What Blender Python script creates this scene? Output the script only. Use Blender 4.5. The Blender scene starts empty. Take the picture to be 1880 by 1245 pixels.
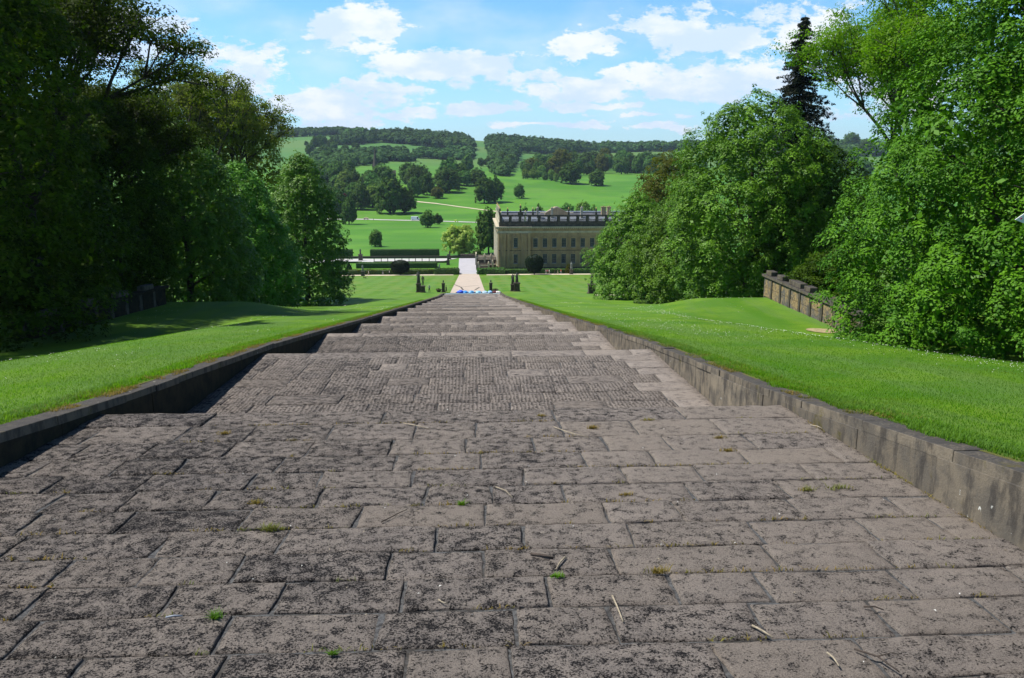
import bpy, bmesh, math, random
import numpy as np
from mathutils import Vector, Matrix, Quaternion
rad = math.radians
S = bpy.context.scene
# ------------------------------------------------------------------ camera
cam_d = bpy.data.cameras.new('camera'); cam = bpy.data.objects.new('camera', cam_d)
S.collection.objects.link(cam); S.camera = cam
cam_d.sensor_width = 36; cam_d.lens = 36*1500/1880; cam_d.clip_start = .1; cam_d.clip_end = 20000
cam.location = (0, 0, 0); cam.rotation_euler = (rad(90-12.1), 0, rad(-2.67))
# ------------------------------------------------------------------ light
HAZE = .00005
SUN_EL, SUN_AZ = 59.0, 12.0      # azimuth measured from -X towards +Y
sdir = Vector((-math.cos(rad(SUN_AZ))*math.cos(rad(SUN_EL)), math.sin(rad(SUN_AZ))*math.cos(rad(SUN_EL)), math.sin(rad(SUN_EL))))
sl = bpy.data.lights.new('sun', 'SUN'); sl.energy = 5.0; sl.angle = rad(.5); sl.color = (1, .955, .88)
so = bpy.data.objects.new('sun', sl); S.collection.objects.link(so)
so.rotation_euler = sdir.to_track_quat('Z', 'Y').to_euler()
S.view_settings.view_transform = 'Standard'; S.view_settings.look = 'None'
S.view_settings.exposure = 0.42; S.view_settings.gamma = 1
# ------------------------------------------------------------------ node helper
class N:
    def __init__(s, tree): s.t = tree; s.n = tree.nodes; s.l = tree.links
    def __call__(s, typ, ins=None, **kw):
        n = s.n.new(typ)
        for k, v in kw.items(): setattr(n, k, v)
        if ins:
            for k, v in ins.items():
                if isinstance(v, bpy.types.NodeSocket): s.l.new(v, n.inputs[k])
                elif v is not None: n.inputs[k].default_value = v
        return n
    def m(s, op, a, b=None, c=None, clamp=False):
        ins = {0: a}
        if b is not None: ins[1] = b
        if c is not None: ins[2] = c
        return s('ShaderNodeMath', ins, operation=op, use_clamp=clamp).outputs[0]
    def mix(s, f, a, b, blend='MIX'):
        n = s('ShaderNodeMix', data_type='RGBA', blend_type=blend, clamp_factor=True)
        for k, v in ((0, f), (6, a), (7, b)):
            if isinstance(v, bpy.types.NodeSocket): s.l.new(v, n.inputs[k])
            else: n.inputs[k].default_value = (*v, 1) if isinstance(v, tuple) and len(v) == 3 else v
        return n.outputs[2]
    def noise(s, vec, scale, detail=3, rough=.55, dist=0):
        return s('ShaderNodeTexNoise', {'Vector': vec, 'Scale': scale, 'Detail': detail, 'Roughness': rough, 'Distortion': dist}).outputs['Fac']
    def ramp(s, f, a, b, lo=0., hi=1.):
        return s('ShaderNodeMapRange', {0: f, 1: a, 2: b, 3: lo, 4: hi}, clamp=True, interpolation_type='SMOOTHSTEP').outputs[0]
# ------------------------------------------------------------------ sky
W = bpy.data.worlds.new('World'); S.world = W; W.use_nodes = True
W.node_tree.nodes.clear(); k = N(W.node_tree)
sky = k('ShaderNodeTexSky', sky_type='NISHITA'); sky.sun_disc = False
sky.sun_elevation = rad(SUN_EL); sky.sun_rotation = math.atan2(sdir.x, sdir.y)
sky.air_density = 1.0; sky.dust_density = .6; sky.ozone_density = 2.2; sky.altitude = 200
tc = k('ShaderNodeTexCoord').outputs['Generated']
sp = k('ShaderNodeSeparateXYZ', {0: tc}); ax, ay, az = sp.outputs
ayc = k.m('MAXIMUM', ay, .08)
cu = k.m('DIVIDE', ax, ayc); cv = k.m('DIVIDE', az, ayc)
pv = k('ShaderNodeCombineXYZ', {0: cu, 1: k.m('MULTIPLY', cv, 2.1), 2: ay}).outputs[0]
wob = k('ShaderNodeTexNoise', {'Vector': pv, 'Scale': 9.0, 'Detail': 6, 'Roughness': .62})
wv = k('ShaderNodeVectorMath', {0: wob.outputs['Color'], 1: (.5, .5, .5)}, operation='SUBTRACT').outputs[0]
ws = k('ShaderNodeSeparateXYZ', {0: wv})
cu2 = k.m('MULTIPLY_ADD', ws.outputs[0], .10, cu); cv2 = k.m('MULTIPLY_ADD', ws.outputs[1], .05, cv)
# cumulus banks: position of each bank on the sky (px of the photo -> direction), half sizes
CL = [(655, 55, 110, 46, 1.1), (450, 100, 95, 30, 1.05), (815, 118, 150, 34, 1.1), (700, 160, 110, 22, .95), (1080, 82, 70, 24, 1.0),
      (1240, 45, 130, 36, 1.1), (1330, 70, 150, 42, 1.0), (1300, 150, 190, 38, 1.1), (1060, 160, 130, 28, 1.05), (985, 125, 48, 17, .9),
      (590, 195, 190, 32, 1.0), (700, 215, 170, 18, .85), (960, 192, 75, 16, .85), (1180, 215, 160, 14, .75), (310, 50, 85, 22, .9),
      (420, 150, 140, 42, .95), (1500, 60, 130, 80, .9), (1640, 160, 160, 80, .9), (200, 60, 140, 60, .9), (1120, 130, 60, 18, .8), (330, 82, 40, 14, .8),
      (640, 228, 130, 13, .95), (1010, 232, 150, 10, .95), (1215, 240, 110, 9, .9), (870, 196, 90, 15, .95), (1085, 196, 110, 13, .95), (760, 205, 60, 12, .9)]
bl = None
for (px, py, rx, ry, a) in CL:
    q = cam.rotation_euler.to_matrix() @ Vector(((px-940)/1500, (622.5-py)/1500, -1))
    u0, v0 = q.x/q.y, q.z/q.y
    du = k.m('MULTIPLY', k.m('SUBTRACT', cu2, u0), 1500/rx); dv = k.m('MULTIPLY', k.m('SUBTRACT', cv2, v0), 1500/ry)
    d = k.m('SUBTRACT', a, k.m('SQRT', k.m('ADD', k.m('MULTIPLY', du, du), k.m('MULTIPLY', dv, dv))))
    bl = d if bl is None else k.m('SMOOTH_MAX', bl, d, .25)
n1 = k.noise(pv, 22, 10, .66); n2 = k.noise(pv, 5.0, 5, .55)
gen = k.ramp(k.noise(k('ShaderNodeVectorMath', {0: tc, 1: (3, 3, 7)}, operation='MULTIPLY').outputs[0], 1.3, 7, .6), .60, .74)
front = k.ramp(ay, .15, .5)
cf = k.m('ADD', bl, k.m('MULTIPLY', k.m('SUBTRACT', n1, .5), 3.0))
mask = k.m('MULTIPLY', k.ramp(cf, .10, .46), .97)
wisp = k.m('MULTIPLY', k.ramp(n2, .45, .75), .42)
mask = k.m('MAXIMUM', mask, wisp)
gen = k.m('MULTIPLY', gen, k.ramp(az, .25, .6, .8, .25))
mask = k('ShaderNodeMix', {0: k.m('MULTIPLY', front, k.ramp(az, .25, .5, 1., 0.)), 2: gen, 3: mask}, data_type='FLOAT').outputs[0]
hz = k.ramp(az, -.02, .16, .40, 0.0)
shade = k.ramp(k.noise(k('ShaderNodeVectorMath', {0: pv, 1: (.03, -.03, 0)}, operation='ADD').outputs[0], 11, 6, .6), .40, .62)
cloud = k.mix(shade, (9.2, 11.2, 14.0), (12.9, 13.4, 13.8))
tint = k.mix(1.0, sky.outputs[0], k.mix(k.ramp(az, .20, .55), (1.22, 1.98, 2.5), (.45, .62, .75)), 'MULTIPLY')
col = k.mix(hz, tint, (9.6, 12.3, 13.8)); col = k.mix(mask, col, cloud)
bg = k('ShaderNodeBackground', {0: col, 1: .060})
k.l.new(bg.outputs[0], k('ShaderNodeOutputWorld').inputs[0])
# ------------------------------------------------------------------ helpers: photo geometry, noise
CF = np.array(cam.rotation_euler.to_matrix())
def ray(px, py): d = CF @ np.array([(px-940)/1500, (622.5-py)/1500, -1.]); return d/d[1]
def at(px, py, Y): return ray(px, py)*Y
def hsh(i, j, s):
    n = (i*374761393 + j*668265263 + s*1442695041) & 0xffffffff
    n = ((n ^ (n >> 13))*1274126177) & 0xffffffff
    return ((n ^ (n >> 16)) & 0xffff)/65535.
def vn(x, y, s=0):
    x = np.asarray(x, float); y = np.asarray(y, float)
    i = np.floor(x).astype(np.int64); j = np.floor(y).astype(np.int64); a = x-i; b = y-j
    a = a*a*(3-2*a); b = b*b*(3-2*b)
    return (hsh(i, j, s)*(1-a)+hsh(i+1, j, s)*a)*(1-b)+(hsh(i, j+1, s)*(1-a)+hsh(i+1, j+1, s)*a)*b
def fbm(x, y, o=4, s=0):
    r = 0; a = .5; t = 0
    for q in range(o): r = r+a*vn(x*2**q, y*2**q, s+q); t += a; a *= .55
    return r/t-.5
def sst(x, a, b):
    t = np.clip((np.asarray(x, float)-a)/(b-a), 0, 1); return t*t*(3-2*t)
TY = [-40, -20, 0, 8, 15, 28, 37, 49, 77, 163, 187, 305, 330, 400, 700, 850]
TZ = [5.5, 1.5, -2.05, -3.27, -4.38, -6.1, -7.45, -9.26, -13.4, -26.0, -29.2, -40.4, -41.5, -45, -46, -40]
def T(y): return np.interp(y, TY, TZ)
RU = [-.9, -.35, -.2225, -.15, -.09, 0, .02, .07, .14, .3, .45, .9]
RV = [.04, .036, .0335, .036, .034, .0272, .0262, .021, .0165, .0185, .016, .016]
def gz(x, y):
    x = np.asarray(x, float); y = np.asarray(y, float)
    base = T(y)
    side = np.interp(y, [10, 30, 45, 50, 65, 82, 120, 180], [-4.3, -7.9, -9.9, -10.4, -10.7, -14.5, -20.6, -28.6])
    w = sst(np.abs(x), 12.6, 18.5)*sst(y, 12, 30)*(1-sst(y, 150, 180))
    z = base*(1-w)+side*w + .05*fbm(x*.15, y*.15, 2, 7)*sst(np.abs(x+.5), 7.5, 11)*2
    ys = np.maximum(y, 1); u = x/ys
    rv = np.interp(u, RU, RV)
    yn = np.clip((ys-850)/(2400-850), 0, 1)
    f = np.interp(ys, [850, 1100, 1450, 1850, 2400], [0, .40, .60, .80, 1.])
    v = -.047+(rv+.047)*f + .0022*fbm(x/260, y/260, 3, 3)*sst(ys, 900, 1300)*(1-sst(ys, 2000, 2400))
    zf = v*ys
    zr = rv*2400-(ys-2400)*.05
    z = np.where(ys > 850, np.where(ys > 2400, zr, zf), z)
    z = z + (.9*fbm(x/60, y/60, 3, 5))*sst(ys, 400, 480)
    return z
def G(px, py, y0=20., y1=2600.):
    d = ray(px, py); ys = np.exp(np.linspace(math.log(y0), math.log(y1), 4000))
    g = gz(d[0]*ys, ys); hit = np.nonzero(d[2]*ys < g)[0]
    Y = ys[hit[0]] if len(hit) else y1
    return Vector((d[0]*Y, Y, float(gz(d[0]*Y, Y))))
# ------------------------------------------------------------------ helpers: objects
def link(o): S.collection.objects.link(o); return o
def mesh_np(name, V, F, mat, parent=None, smooth=False, attr=None, sides=4, uvless=True):
    V = np.asarray(V, np.float32); F = np.asarray(F, np.int32)
    me = bpy.data.meshes.new(name); me.vertices.add(len(V)); me.vertices.foreach_set('co', V.ravel())
    nf = len(F); me.loops.add(nf*sides); me.polygons.add(nf)
    me.loops.foreach_set('vertex_index', F.ravel())
    me.polygons.foreach_set('loop_start', np.arange(nf, dtype=np.int32)*sides)
    if smooth: me.polygons.foreach_set('use_smooth', np.ones(nf, bool))
    if attr:
        for an, (dom, vals) in attr.items():
            a = me.attributes.new(an, 'FLOAT', dom); a.data.foreach_set('value', np.asarray(vals, np.float32))
    me.update(calc_edges=True); me.validate(clean_customdata=False)
    for m in (mat if isinstance(mat, list) else [mat]): me.materials.append(m)
    o = link(bpy.data.objects.new(name, me)); o.parent = parent; return o
class MB:
    def __init__(s): s.v = []; s.f = []; s.mi = []
    def add(s, vs, fs, mi=0):
        b = len(s.v); s.v += [tuple(p) for p in vs]; s.f += [tuple(b+i for i in f) for f in fs]; s.mi += [mi]*len(fs); return s
    def box(s, x0, x1, y0, y1, z0, z1, mi=0, tp=0):
        t = tp
        vs = [(x0, y0, z0), (x1, y0, z0), (x1, y1, z0), (x0, y1, z0), (x0+t, y0+t, z1), (x1-t, y0+t, z1), (x1-t, y1-t, z1), (x0+t, y1-t, z1)]
        return s.add(vs, [(0, 3, 2, 1), (4, 5, 6, 7), (0, 1, 5, 4), (1, 2, 6, 5), (2, 3, 7, 6), (3, 0, 4, 7)], mi)
    def lathe(s, cx, cy, prof, n=12, mi=0, sx=1, sy=1):
        vs = []; fs = []
        for r, z in prof:
            for i in range(n): a = 2*math.pi*i/n; vs.append((cx+r*sx*math.cos(a), cy+r*sy*math.sin(a), z))
        for j in range(len(prof)-1):
            for i in range(n): fs.append((j*n+i, j*n+(i+1) % n, (j+1)*n+(i+1) % n, (j+1)*n+i))
        fs.append(tuple(range(n))[::-1]); fs.append(tuple((len(prof)-1)*n+i for i in range(n)))
        return s.add(vs, fs, mi)
    def tube(s, pts, rs, n=6, mi=0):
        vs = []; fs = []; pts = [Vector(p) for p in pts]
        for i, p in enumerate(pts):
            d = (pts[min(i+1, len(pts)-1)]-pts[max(i-1, 0)])
            d = d.normalized() if d.length > 1e-6 else Vector((0, 0, 1))
            a = d.orthogonal().normalized() if abs(d.x) > .9 else d.cross(Vector((1, 0, 0))).normalized(); b = d.cross(a)
            for q in range(n):
                t = 2*math.pi*q/n; vs.append(p+(a*math.cos(t)+b*math.sin(t))*rs[i])
        for i in range(len(pts)-1):
            for q in range(n): fs.append((i*n+q, i*n+(q+1) % n, (i+1)*n+(q+1) % n, (i+1)*n+q))
        fs.append(tuple(range(n))[::-1]); fs.append(tuple((len(pts)-1)*n+q for q in range(n)))
        return s.add(vs, fs, mi)
    def build(s, name, mat, parent=None, smooth=False, bevel=0):
        me = bpy.data.meshes.new(name); me.from_pydata(s.v, [], s.f)
        for m in (mat if isinstance(mat, list) else [mat]): me.materials.append(m)
        me.polygons.foreach_set('material_index', s.mi)
        if smooth: me.polygons.foreach_set('use_smooth', [True]*len(s.f))
        bm = bmesh.new(); bm.from_mesh(me); bmesh.ops.recalc_face_normals(bm, faces=bm.faces)
        if bevel: bmesh.ops.bevel(bm, geom=bm.edges[:], offset=bevel, segments=1, affect='EDGES')
        bm.to_mesh(me); bm.free(); me.update()
        o = link(bpy.data.objects.new(name, me)); o.parent = parent; return o
def tag(o, label=None, cat=None, group=None, kind=None):
    if label: o['label'] = label
    if cat: o['category'] = cat
    if group: o['group'] = group
    if kind: o['kind'] = kind
    return o
def thing(name, label, cat, loc=(0, 0, 0), rz=0, group=None, sc=1.):
    o = link(bpy.data.objects.new(name, None)); o.location = loc; o.rotation_euler = (0, 0, rz); o.scale = (sc,)*3
    o.empty_display_size = .5
    return tag(o, label, cat, group)
def dup(root, loc, rz=0, sc=None, label=None, cat=None, group=None, mats=None):
    def cp(o, par):
        c = o.copy(); link(c); c.parent = par
        for ch in o.children: cp(ch, c)
        return c
    r = cp(root, None); r.location = loc; r.rotation_euler = (0, 0, rz)
    if sc is not None: r.scale = sc if isinstance(sc, tuple) else (sc,)*3
    if label: r['label'] = label
    if cat: r['category'] = cat
    if group: r['group'] = group
    elif 'group' in r.keys() and label: del r['group']
    return r
# ------------------------------------------------------------------ materials
def mat(name, fn):
    m = bpy.data.materials.new(name); m.use_nodes = True; m.node_tree.nodes.clear(); k = N(m.node_tree)
    sh = fn(k); k.l.new(sh, k('ShaderNodeOutputMaterial').inputs[0]); return m
def pbsdf(k, col, rough=.8, bump=None, bd=.01, bs=1., spec=.3, metal=0.):
    ins = {'Base Color': col if isinstance(col, bpy.types.NodeSocket) else (*col, 1), 'Roughness': rough, 'Specular IOR Level': spec, 'Metallic': metal}
    if bump is not None: ins['Normal'] = k('ShaderNodeBump', {'Strength': bs, 'Distance': bd, 'Height': bump}).outputs[0]
    return k('ShaderNodeBsdfPrincipled', ins).outputs[0]
def pos(k): return k('ShaderNodeNewGeometry').outputs['Position']
def objc(k): return k('ShaderNodeTexCoord').outputs['Object']
def att(k, n): return k('ShaderNodeAttribute', attribute_name=n).outputs['Fac']
def plain(name, col, rough=.7, var=.25, scale=3., spec=.3, bd=.01):
    def f(k):
        p = objc(k); n = k.noise(p, scale, 5, .6); n2 = k.noise(p, scale*6, 4, .6)
        c = k.mix(k.ramp(n, .3, .7), tuple(x*(1-var) for x in col), tuple(min(1, x*(1+var)) for x in col))
        c = k.mix(k.m('MULTIPLY', k.ramp(n2, .5, .75), .5), c, tuple(x*(1-var*1.6) for x in col))
        return pbsdf(k, c, rough, n2, bd, .6, spec)
    return mat(name, f)
def foliage(name, a, b, trans=.35, rough=.5, tr=(1.15, 1.35, .35), spec=.35, objvar=True):
    def f(k):
        t = att(k, 'tone'); c = k.mix(t, a, b)
        if not objvar:
            pn = k.noise(pos(k), .55, 5, .7); c = k.mix(k.m('MULTIPLY', k.ramp(pn, .5, .7), .6), c, (.17, .21, .02)); c = k.mix(k.m('MULTIPLY', k.ramp(pn, .45, .3), .5), c, (.035, .14, .012))
            bnd = k.noise(k('ShaderNodeVectorMath', {0: pos(k), 1: (.55, .07, .07)}, operation='MULTIPLY').outputs[0], 1., 4, .6); c = k.mix(k.m('MULTIPLY', k.ramp(bnd, .48, .62), .6), c, (.12, .22, .055))
        if objvar:
            r = k('ShaderNodeObjectInfo').outputs['Random']
            c = k('ShaderNodeHueSaturation', {'Hue': k.m('MULTIPLY_ADD', r, .03, .485), 'Saturation': 1., 'Value': k.m('MULTIPLY_ADD', r, .5, .75), 'Fac': 1., 'Color': c}).outputs[0]
        p = pbsdf(k, c, rough, spec=spec)
        tl = k('ShaderNodeBsdfTranslucent', {0: k.mix(1., c, (*tr, 1), 'MULTIPLY')}).outputs[0]
        return k('ShaderNodeMixShader', {0: trans, 1: p, 2: tl}).outputs[0]
    return mat(name, f)
def fgrass(k):
    p = pos(k); s = k('ShaderNodeSeparateXYZ', {0: p}); X, Y, Z = s.outputs
    n1 = k.noise(p, .22, 4, .6); n2 = k.noise(p, 1.6, 5, .65); n3 = k.noise(p, 26, 4, .7)
    n4 = k.noise(p, .012, 4, .55)
    lawn = k.mix(k.ramp(n1, .38, .62), (.068, .180, .006), (.140, .260, .010))
    lawn = k.mix(k.m('MULTIPLY', k.ramp(n2, .5, .72), .45), lawn, (.125, .185, .020))
    bnd = k.noise(k('ShaderNodeVectorMath', {0: p, 1: (.55, .07, .07)}, operation='MULTIPLY').outputs[0], 1., 4, .6)
    lawn = k.mix(k.m('MULTIPLY', k.ramp(bnd, .48, .62), .6), lawn, (.115, .205, .045))
    lawn = k.mix(k.m('MULTIPLY', k.ramp(n3, .35, .65), .38), lawn, (.030, .105, .010))
    xs = k.m('MULTIPLY_ADD', k.m('SUBTRACT', n2, .5), .8, X)
    st = k.ramp(k.m('SINE', k.m('MULTIPLY', xs, 2*math.pi/4.4)), -.5, .5)
    gar = k.m('MULTIPLY', k.ramp(Y, 150, 205), k.m('LESS_THAN', Y, 318))
    samt = k.m('MULTIPLY_ADD', gar, .36, .2)
    lawn = k.mix(k.m('MULTIPLY', st, samt), lawn, (.115, .225, .040))
    lawn = k.mix(k.m('MULTIPLY', gar, k.m('MULTIPLY', k.ramp(n1, .5, .62), .6)), lawn, (.15, .19, .045))
    park = k.mix(k.ramp(n4, .38, .62), (.058, .185, .012), (.095, .240, .018))
    park = k.mix(k.m('MULTIPLY', k.ramp(k.noise(p, .05, 5, .65), .5, .7), .4), park, (.055, .15, .028))
    sv = k('ShaderNodeVectorMath', {0: p, 1: (.004, .05, .05)}, operation='MULTIPLY').outputs[0]
    park = k.mix(k.m('MULTIPLY', k.ramp(k.noise(sv, 1., 4, .6), .5, .65), .35), park, (.125, .225, .045))
    fld = k.mix(k.ramp(k.noise(p, .0035, 2, .4), .45, .55), (.10, .19, .045), (.07, .18, .04))
    park = k.mix(k.ramp(Y, 1150, 1700), park, fld)
    c = k.mix(k.ramp(Y, 318, 345), lawn, park)
    # worn, mossy soil along the wall edges
    ex = k.m('ABSOLUTE', k.m('ADD', X, .55)); e = k.m('MULTIPLY', k.m('SUBTRACT', 1., k.ramp(k.m('MULTIPLY_ADD', k.m('SUBTRACT', n2, .5), 1.2, ex), 6.75, 7.35)), k.m('LESS_THAN', Y, 188))
    c = k.mix(e, c, k.mix(n3, (.17, .11, .05), (.10, .13, .03)))
    sh = pbsdf(k, c, .75, k.m('ADD', n3, k.m('MULTIPLY', k.noise(p, 90, 3, .7), .5)), .04, .9, .15)
    return sh
M = {}
M['grass'] = mat('grass_ground', fgrass)
def fstone(ribbed):
    def f(k):
        p = pos(k); s = k('ShaderNodeSeparateXYZ', {0: p}); X, Y, Z = s.outputs
        t = att(k, 'tone'); rb = att(k, 'rib'); ok_ = att(k, 'oid')
        off = k('ShaderNodeCombineXYZ', {0: k.m('MULTIPLY', ok_, 13.), 1: k.m('MULTIPLY', ok_, 31.), 2: 0.}).outputs[0]
        pp = k('ShaderNodeVectorMath', {0: p, 1: off}, operation='ADD').outputs[0]
        big = k.noise(pp, 1.5, 4, .6); med = k.noise(pp, 7, 5, .65); fine = k.noise(pp, 46, 7, .78); grit = k.noise(pp, 75, 4, .75)
        c = k.mix(k.ramp(big, .3, .7), (.215, .190, .176), (.325, .282, .250))
        c = k.mix(t, c, k.mix(med, (.215, .184, .165), (.335, .285, .232)))
        c = k.mix(k.m('MULTIPLY', k.ramp(med, .52, .72), .45), c, (.135, .117, .112))
        c = k.mix(k.m('MULTIPLY', k.ramp(grit, .45, .62), .45), c, (.36, .315, .27))
        c = k.mix(k.m('MULTIPLY', k.ramp(grit, .50, .36), .55), c, (.060, .050, .050))
        # black crusty lichen, denser on the left and middle of the flight
        lx = k.m('ADD', k.ramp(k.m('ADD', X, k.m('MULTIPLY', big, 3.)), -3.5, 7.5, -.008, .042), k.m('MULTIPLY', k.m('FRACT', k.m('MULTIPLY', ok_, 3.7)), .035))
        thr = k.m('ADD', k.m('ADD', lx, k.m('MULTIPLY', k.m('SUBTRACT', .5, med), .42)), .487 if not ribbed else .525)
        thr = k.m('ADD', thr, k.m('MULTIPLY', t, .06))
        li = k.ramp(k.m('SUBTRACT', fine, thr), -.012, .03)
        wide = k.m('MULTIPLY', k.ramp(med, .46, .66), .42)
        c = k.mix(k.m('MULTIPLY', wide, .5), c, (.085, .078, .078))
        c = k.mix(k.m('MULTIPLY', li, .95), c, (.012, .011, .012))
        wl = k.ramp(k.noise(pp, 11, 3, .5), .70, .745)
        c = k.mix(k.m('MULTIPLY', wl, .5), c, (.42, .37, .31))
        h = k.m('ADD', k.m('MULTIPLY', fine, 1.1), k.m('MULTIPLY', grit, .8)); h = k.m('SUBTRACT', h, k.m('MULTIPLY', li, .7))
        if ribbed:
            w1 = k.m('SINE', k.m('MULTIPLY', k.m('MULTIPLY', k.m('MULTIPLY_ADD', med, .26, X), k.m('MULTIPLY_ADD', t, .35, .9)), 2*math.pi/.098))
            w2 = k.m('SINE', k.m('MULTIPLY', k.m('MULTIPLY_ADD', med, .06, Y), 2*math.pi/.14))
            sel = k.m('GREATER_THAN', rb, .4); on = k.m('GREATER_THAN', rb, -.5)
            w = k('ShaderNodeMix', {0: sel, 2: w1, 3: w2}, data_type='FLOAT').outputs[0]
            wm = k.m('MULTIPLY', k.ramp(k.m('MULTIPLY_ADD', k.m('SUBTRACT', fine, .5), 2.2, w), -.8, .2), on); wm2 = k.m('SUBTRACT', 1., wm)
            h = k.m('ADD', h, k.m('MULTIPLY', wm, 2.0))
            dk = k.m('MULTIPLY', k.m('MULTIPLY', wm2, on), k.ramp(med, .3, .65, .15, .75))
            c = k.mix(dk, c, (.045, .038, .036))
        return pbsdf(k, c, .9, h, .030 if not ribbed else .022, 1., .12)
    return f
M['slab'] = mat('weathered_sandstone_slab', fstone(False)); M['ribslab'] = mat('tooled_sandstone', fstone(True))
def fmortar(k):
    p = pos(k); n = k.noise(p, 18, 5, .7); n2 = k.noise(p, 1.2, 3, .6)
    c = k.mix(k.ramp(n, .35, .65), (.028, .027, .028), (.105, .108, .112)); c = k.mix(k.m('MULTIPLY', k.ramp(n2, .5, .65), .6), c, (.035, .03, .025))
    return pbsdf(k, c, .9, n, .02)
M['mortar'] = mat('mortar', fmortar)
def fwall(k):
    p = pos(k); s = k('ShaderNodeSeparateXYZ', {0: p}); t = att(k, 'tone')
    n = k.noise(p, 2.4, 5, .65); nf = k.noise(p, 22, 5, .7)
    st = k('ShaderNodeVectorMath', {0: p, 1: (3.2, 3.2, 1.1)}, operation='MULTIPLY').outputs[0]; str_ = k.noise(st, 1.2, 5, .65)
    c = k.mix(t, (.15, .125, .092), (.30, .25, .18)); c = k.mix(k.ramp(n, .35, .65), c, (.12, .105, .085))
    c = k.mix(k.m('MULTIPLY', k.ramp(str_, .46, .62), .7), c, (.040, .036, .033))
    up = k('ShaderNodeSeparateXYZ', {0: k('ShaderNodeNewGeometry').outputs['Normal']}).outputs[2]
    c = k.mix(k.m('MULTIPLY', k.ramp(up, .5, .9), k.ramp(nf, .3, .55, .3, .9)), c, (.045, .043, .043))
    li = k('ShaderNodeTexVoronoi', {'Vector': p, 'Scale': 5.5, 'Randomness': 1.}).outputs['Distance']
    lm = k.m('MULTIPLY', k.ramp(k.m('ADD', li, k.m('MULTIPLY', nf, 1.1)), .66, .58), k.ramp(k.noise(p, .9, 2, .5), .56, .62))
    c = k.mix(lm, c, (.62, .62, .56))
    mo = k.m('MULTIPLY', k.ramp(k.noise(p, 1.7, 4, .6), .60, .70), k.ramp(nf, .35, .6))
    c = k.mix(k.m('MULTIPLY', mo, .7), c, (.10, .085, .015))
    return pbsdf(k, c, .88, k.m('ADD', nf, str_), .012, 1., .2)
def fwallshade(k):
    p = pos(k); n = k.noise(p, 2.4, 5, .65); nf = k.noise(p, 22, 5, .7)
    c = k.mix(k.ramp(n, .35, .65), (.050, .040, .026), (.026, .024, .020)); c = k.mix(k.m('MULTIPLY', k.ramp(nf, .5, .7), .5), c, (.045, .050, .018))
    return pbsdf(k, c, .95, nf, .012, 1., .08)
M['wallshade'] = mat('shade_painted_stone', fwallshade)  # near-black wall stone, shade of the left walls painted into the colour
M['wall'] = mat('sandstone_wall_blocks', fwall)
def fhouse(k):
    p = pos(k); n = k.noise(p, .35, 4, .6); n2 = k.noise(p, 1.7, 5, .7)
    st = k('ShaderNodeVectorMath', {0: p, 1: (1.1, 1.1, .12)}, operation='MULTIPLY').outputs[0]
    c = k.mix(k.ramp(n, .35, .65), (.315, .225, .120), (.40, .29, .155))
    c = k.mix(k.m('MULTIPLY', k.ramp(k.noise(st, 1., 5, .7), .48, .66), .65), c, (.17, .135, .095))
    c = k.mix(k.m('MULTIPLY', k.ramp(n2, .5, .7), .35), c, (.22, .18, .12))
    return pbsdf(k, c, .85, n2, .02)
M['house'] = mat('honey_sandstone', fhouse)
def fpanel(k):
    p = pos(k); n = k.noise(p, .9, 5, .7); n2 = k.noise(p, 6, 5, .7)
    c = k.mix(k.ramp(n, .42, .58), (.135, .125, .115), (.33, .235, .115)); c = k.mix(k.m('MULTIPLY', k.ramp(n2, .45, .62), .75), c, (.060, .055, .050))
    return pbsdf(k, c, .9, n2, .02)
M['panel'] = mat('stained_sandstone_panel', fpanel)
def fsoot(k):
    p = pos(k); n = k.noise(p, .9, 5, .7)
    c = k.mix(k.ramp(n, .4, .7), (.050, .045, .040), (.12, .10, .078)); return pbsdf(k, c, .9, n, .02)
M['soot'] = mat('sooty_stone', fsoot)
M['lead'] = plain('lead_roof', (.27, .30, .35), .5, .25, .5)
M['slate'] = plain('slate_roof', (.085, .09, .105), .6, .3, .4)
M['pale_stone'] = plain('pale_stone', (.44, .39, .29), .8, .2, .8)
M['gilt'] = plain('gilded_stone', (.70, .50, .16), .5, .2, 2)
M['white_paint'] = plain('white_painted_wood', (.34, .36, .37), .5, .1, 2)
def fglass(k):
    n = k.noise(objc(k), .8, 2, .5)
    c = k.mix(n, (.008, .014, .022), (.02, .03, .042)); return pbsdf(k, c, .15, spec=.25)
M['glass'] = mat('window_glass', fglass)
def fyew(k):
    p = pos(k); n = k.noise(p, 2.5, 5, .7); return pbsdf(k, k.mix(k.ramp(n, .35, .65), (.018, .045, .012), (.05, .105, .022)), .8, n, .15)
M['hedge'] = mat('clipped_hedge', fyew)
M['yew'] = plain('yew_green', (.010, .020, .009), .9, .4, 2)
M['leadstatue'] = plain('statue_stone', (.075, .075, .068), .6, .4, 3)
M['statue_pale'] = plain('weathered_statue_stone', (.20, .21, .20), .7, .35, 3)
M['plinth'] = plain('plinth_stone', (.085, .072, .055), .85, .35, 2)
M['gravel'] = plain('pale_gravel', (.56, .49, .36), .95, .12, .7)
M['pinkpath'] = plain('pink_gravel', (.45, .375, .31), .95, .10, .35)
M['greypath'] = plain('grey_paving', (.40, .39, .42), .9, .08, .3)
M['roadm'] = plain('pale_road', (.42, .42, .40), .9, .1, .1)
M['water'] = plain('pale_canal_gravel', (.48, .47, .46), .7, .08, .3)
M['bark'] = plain('bark', (.060, .050, .038), .95, .5, 3, bd=.05)
M['barkd'] = plain('dark_bark', (.035, .030, .024), .95, .4, 3, bd=.05)
M['leaf_lime'] = foliage('lime_leaves', (.024, .084, .003), (.108, .235, .007), .15, .55, spec=.14)
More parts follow.
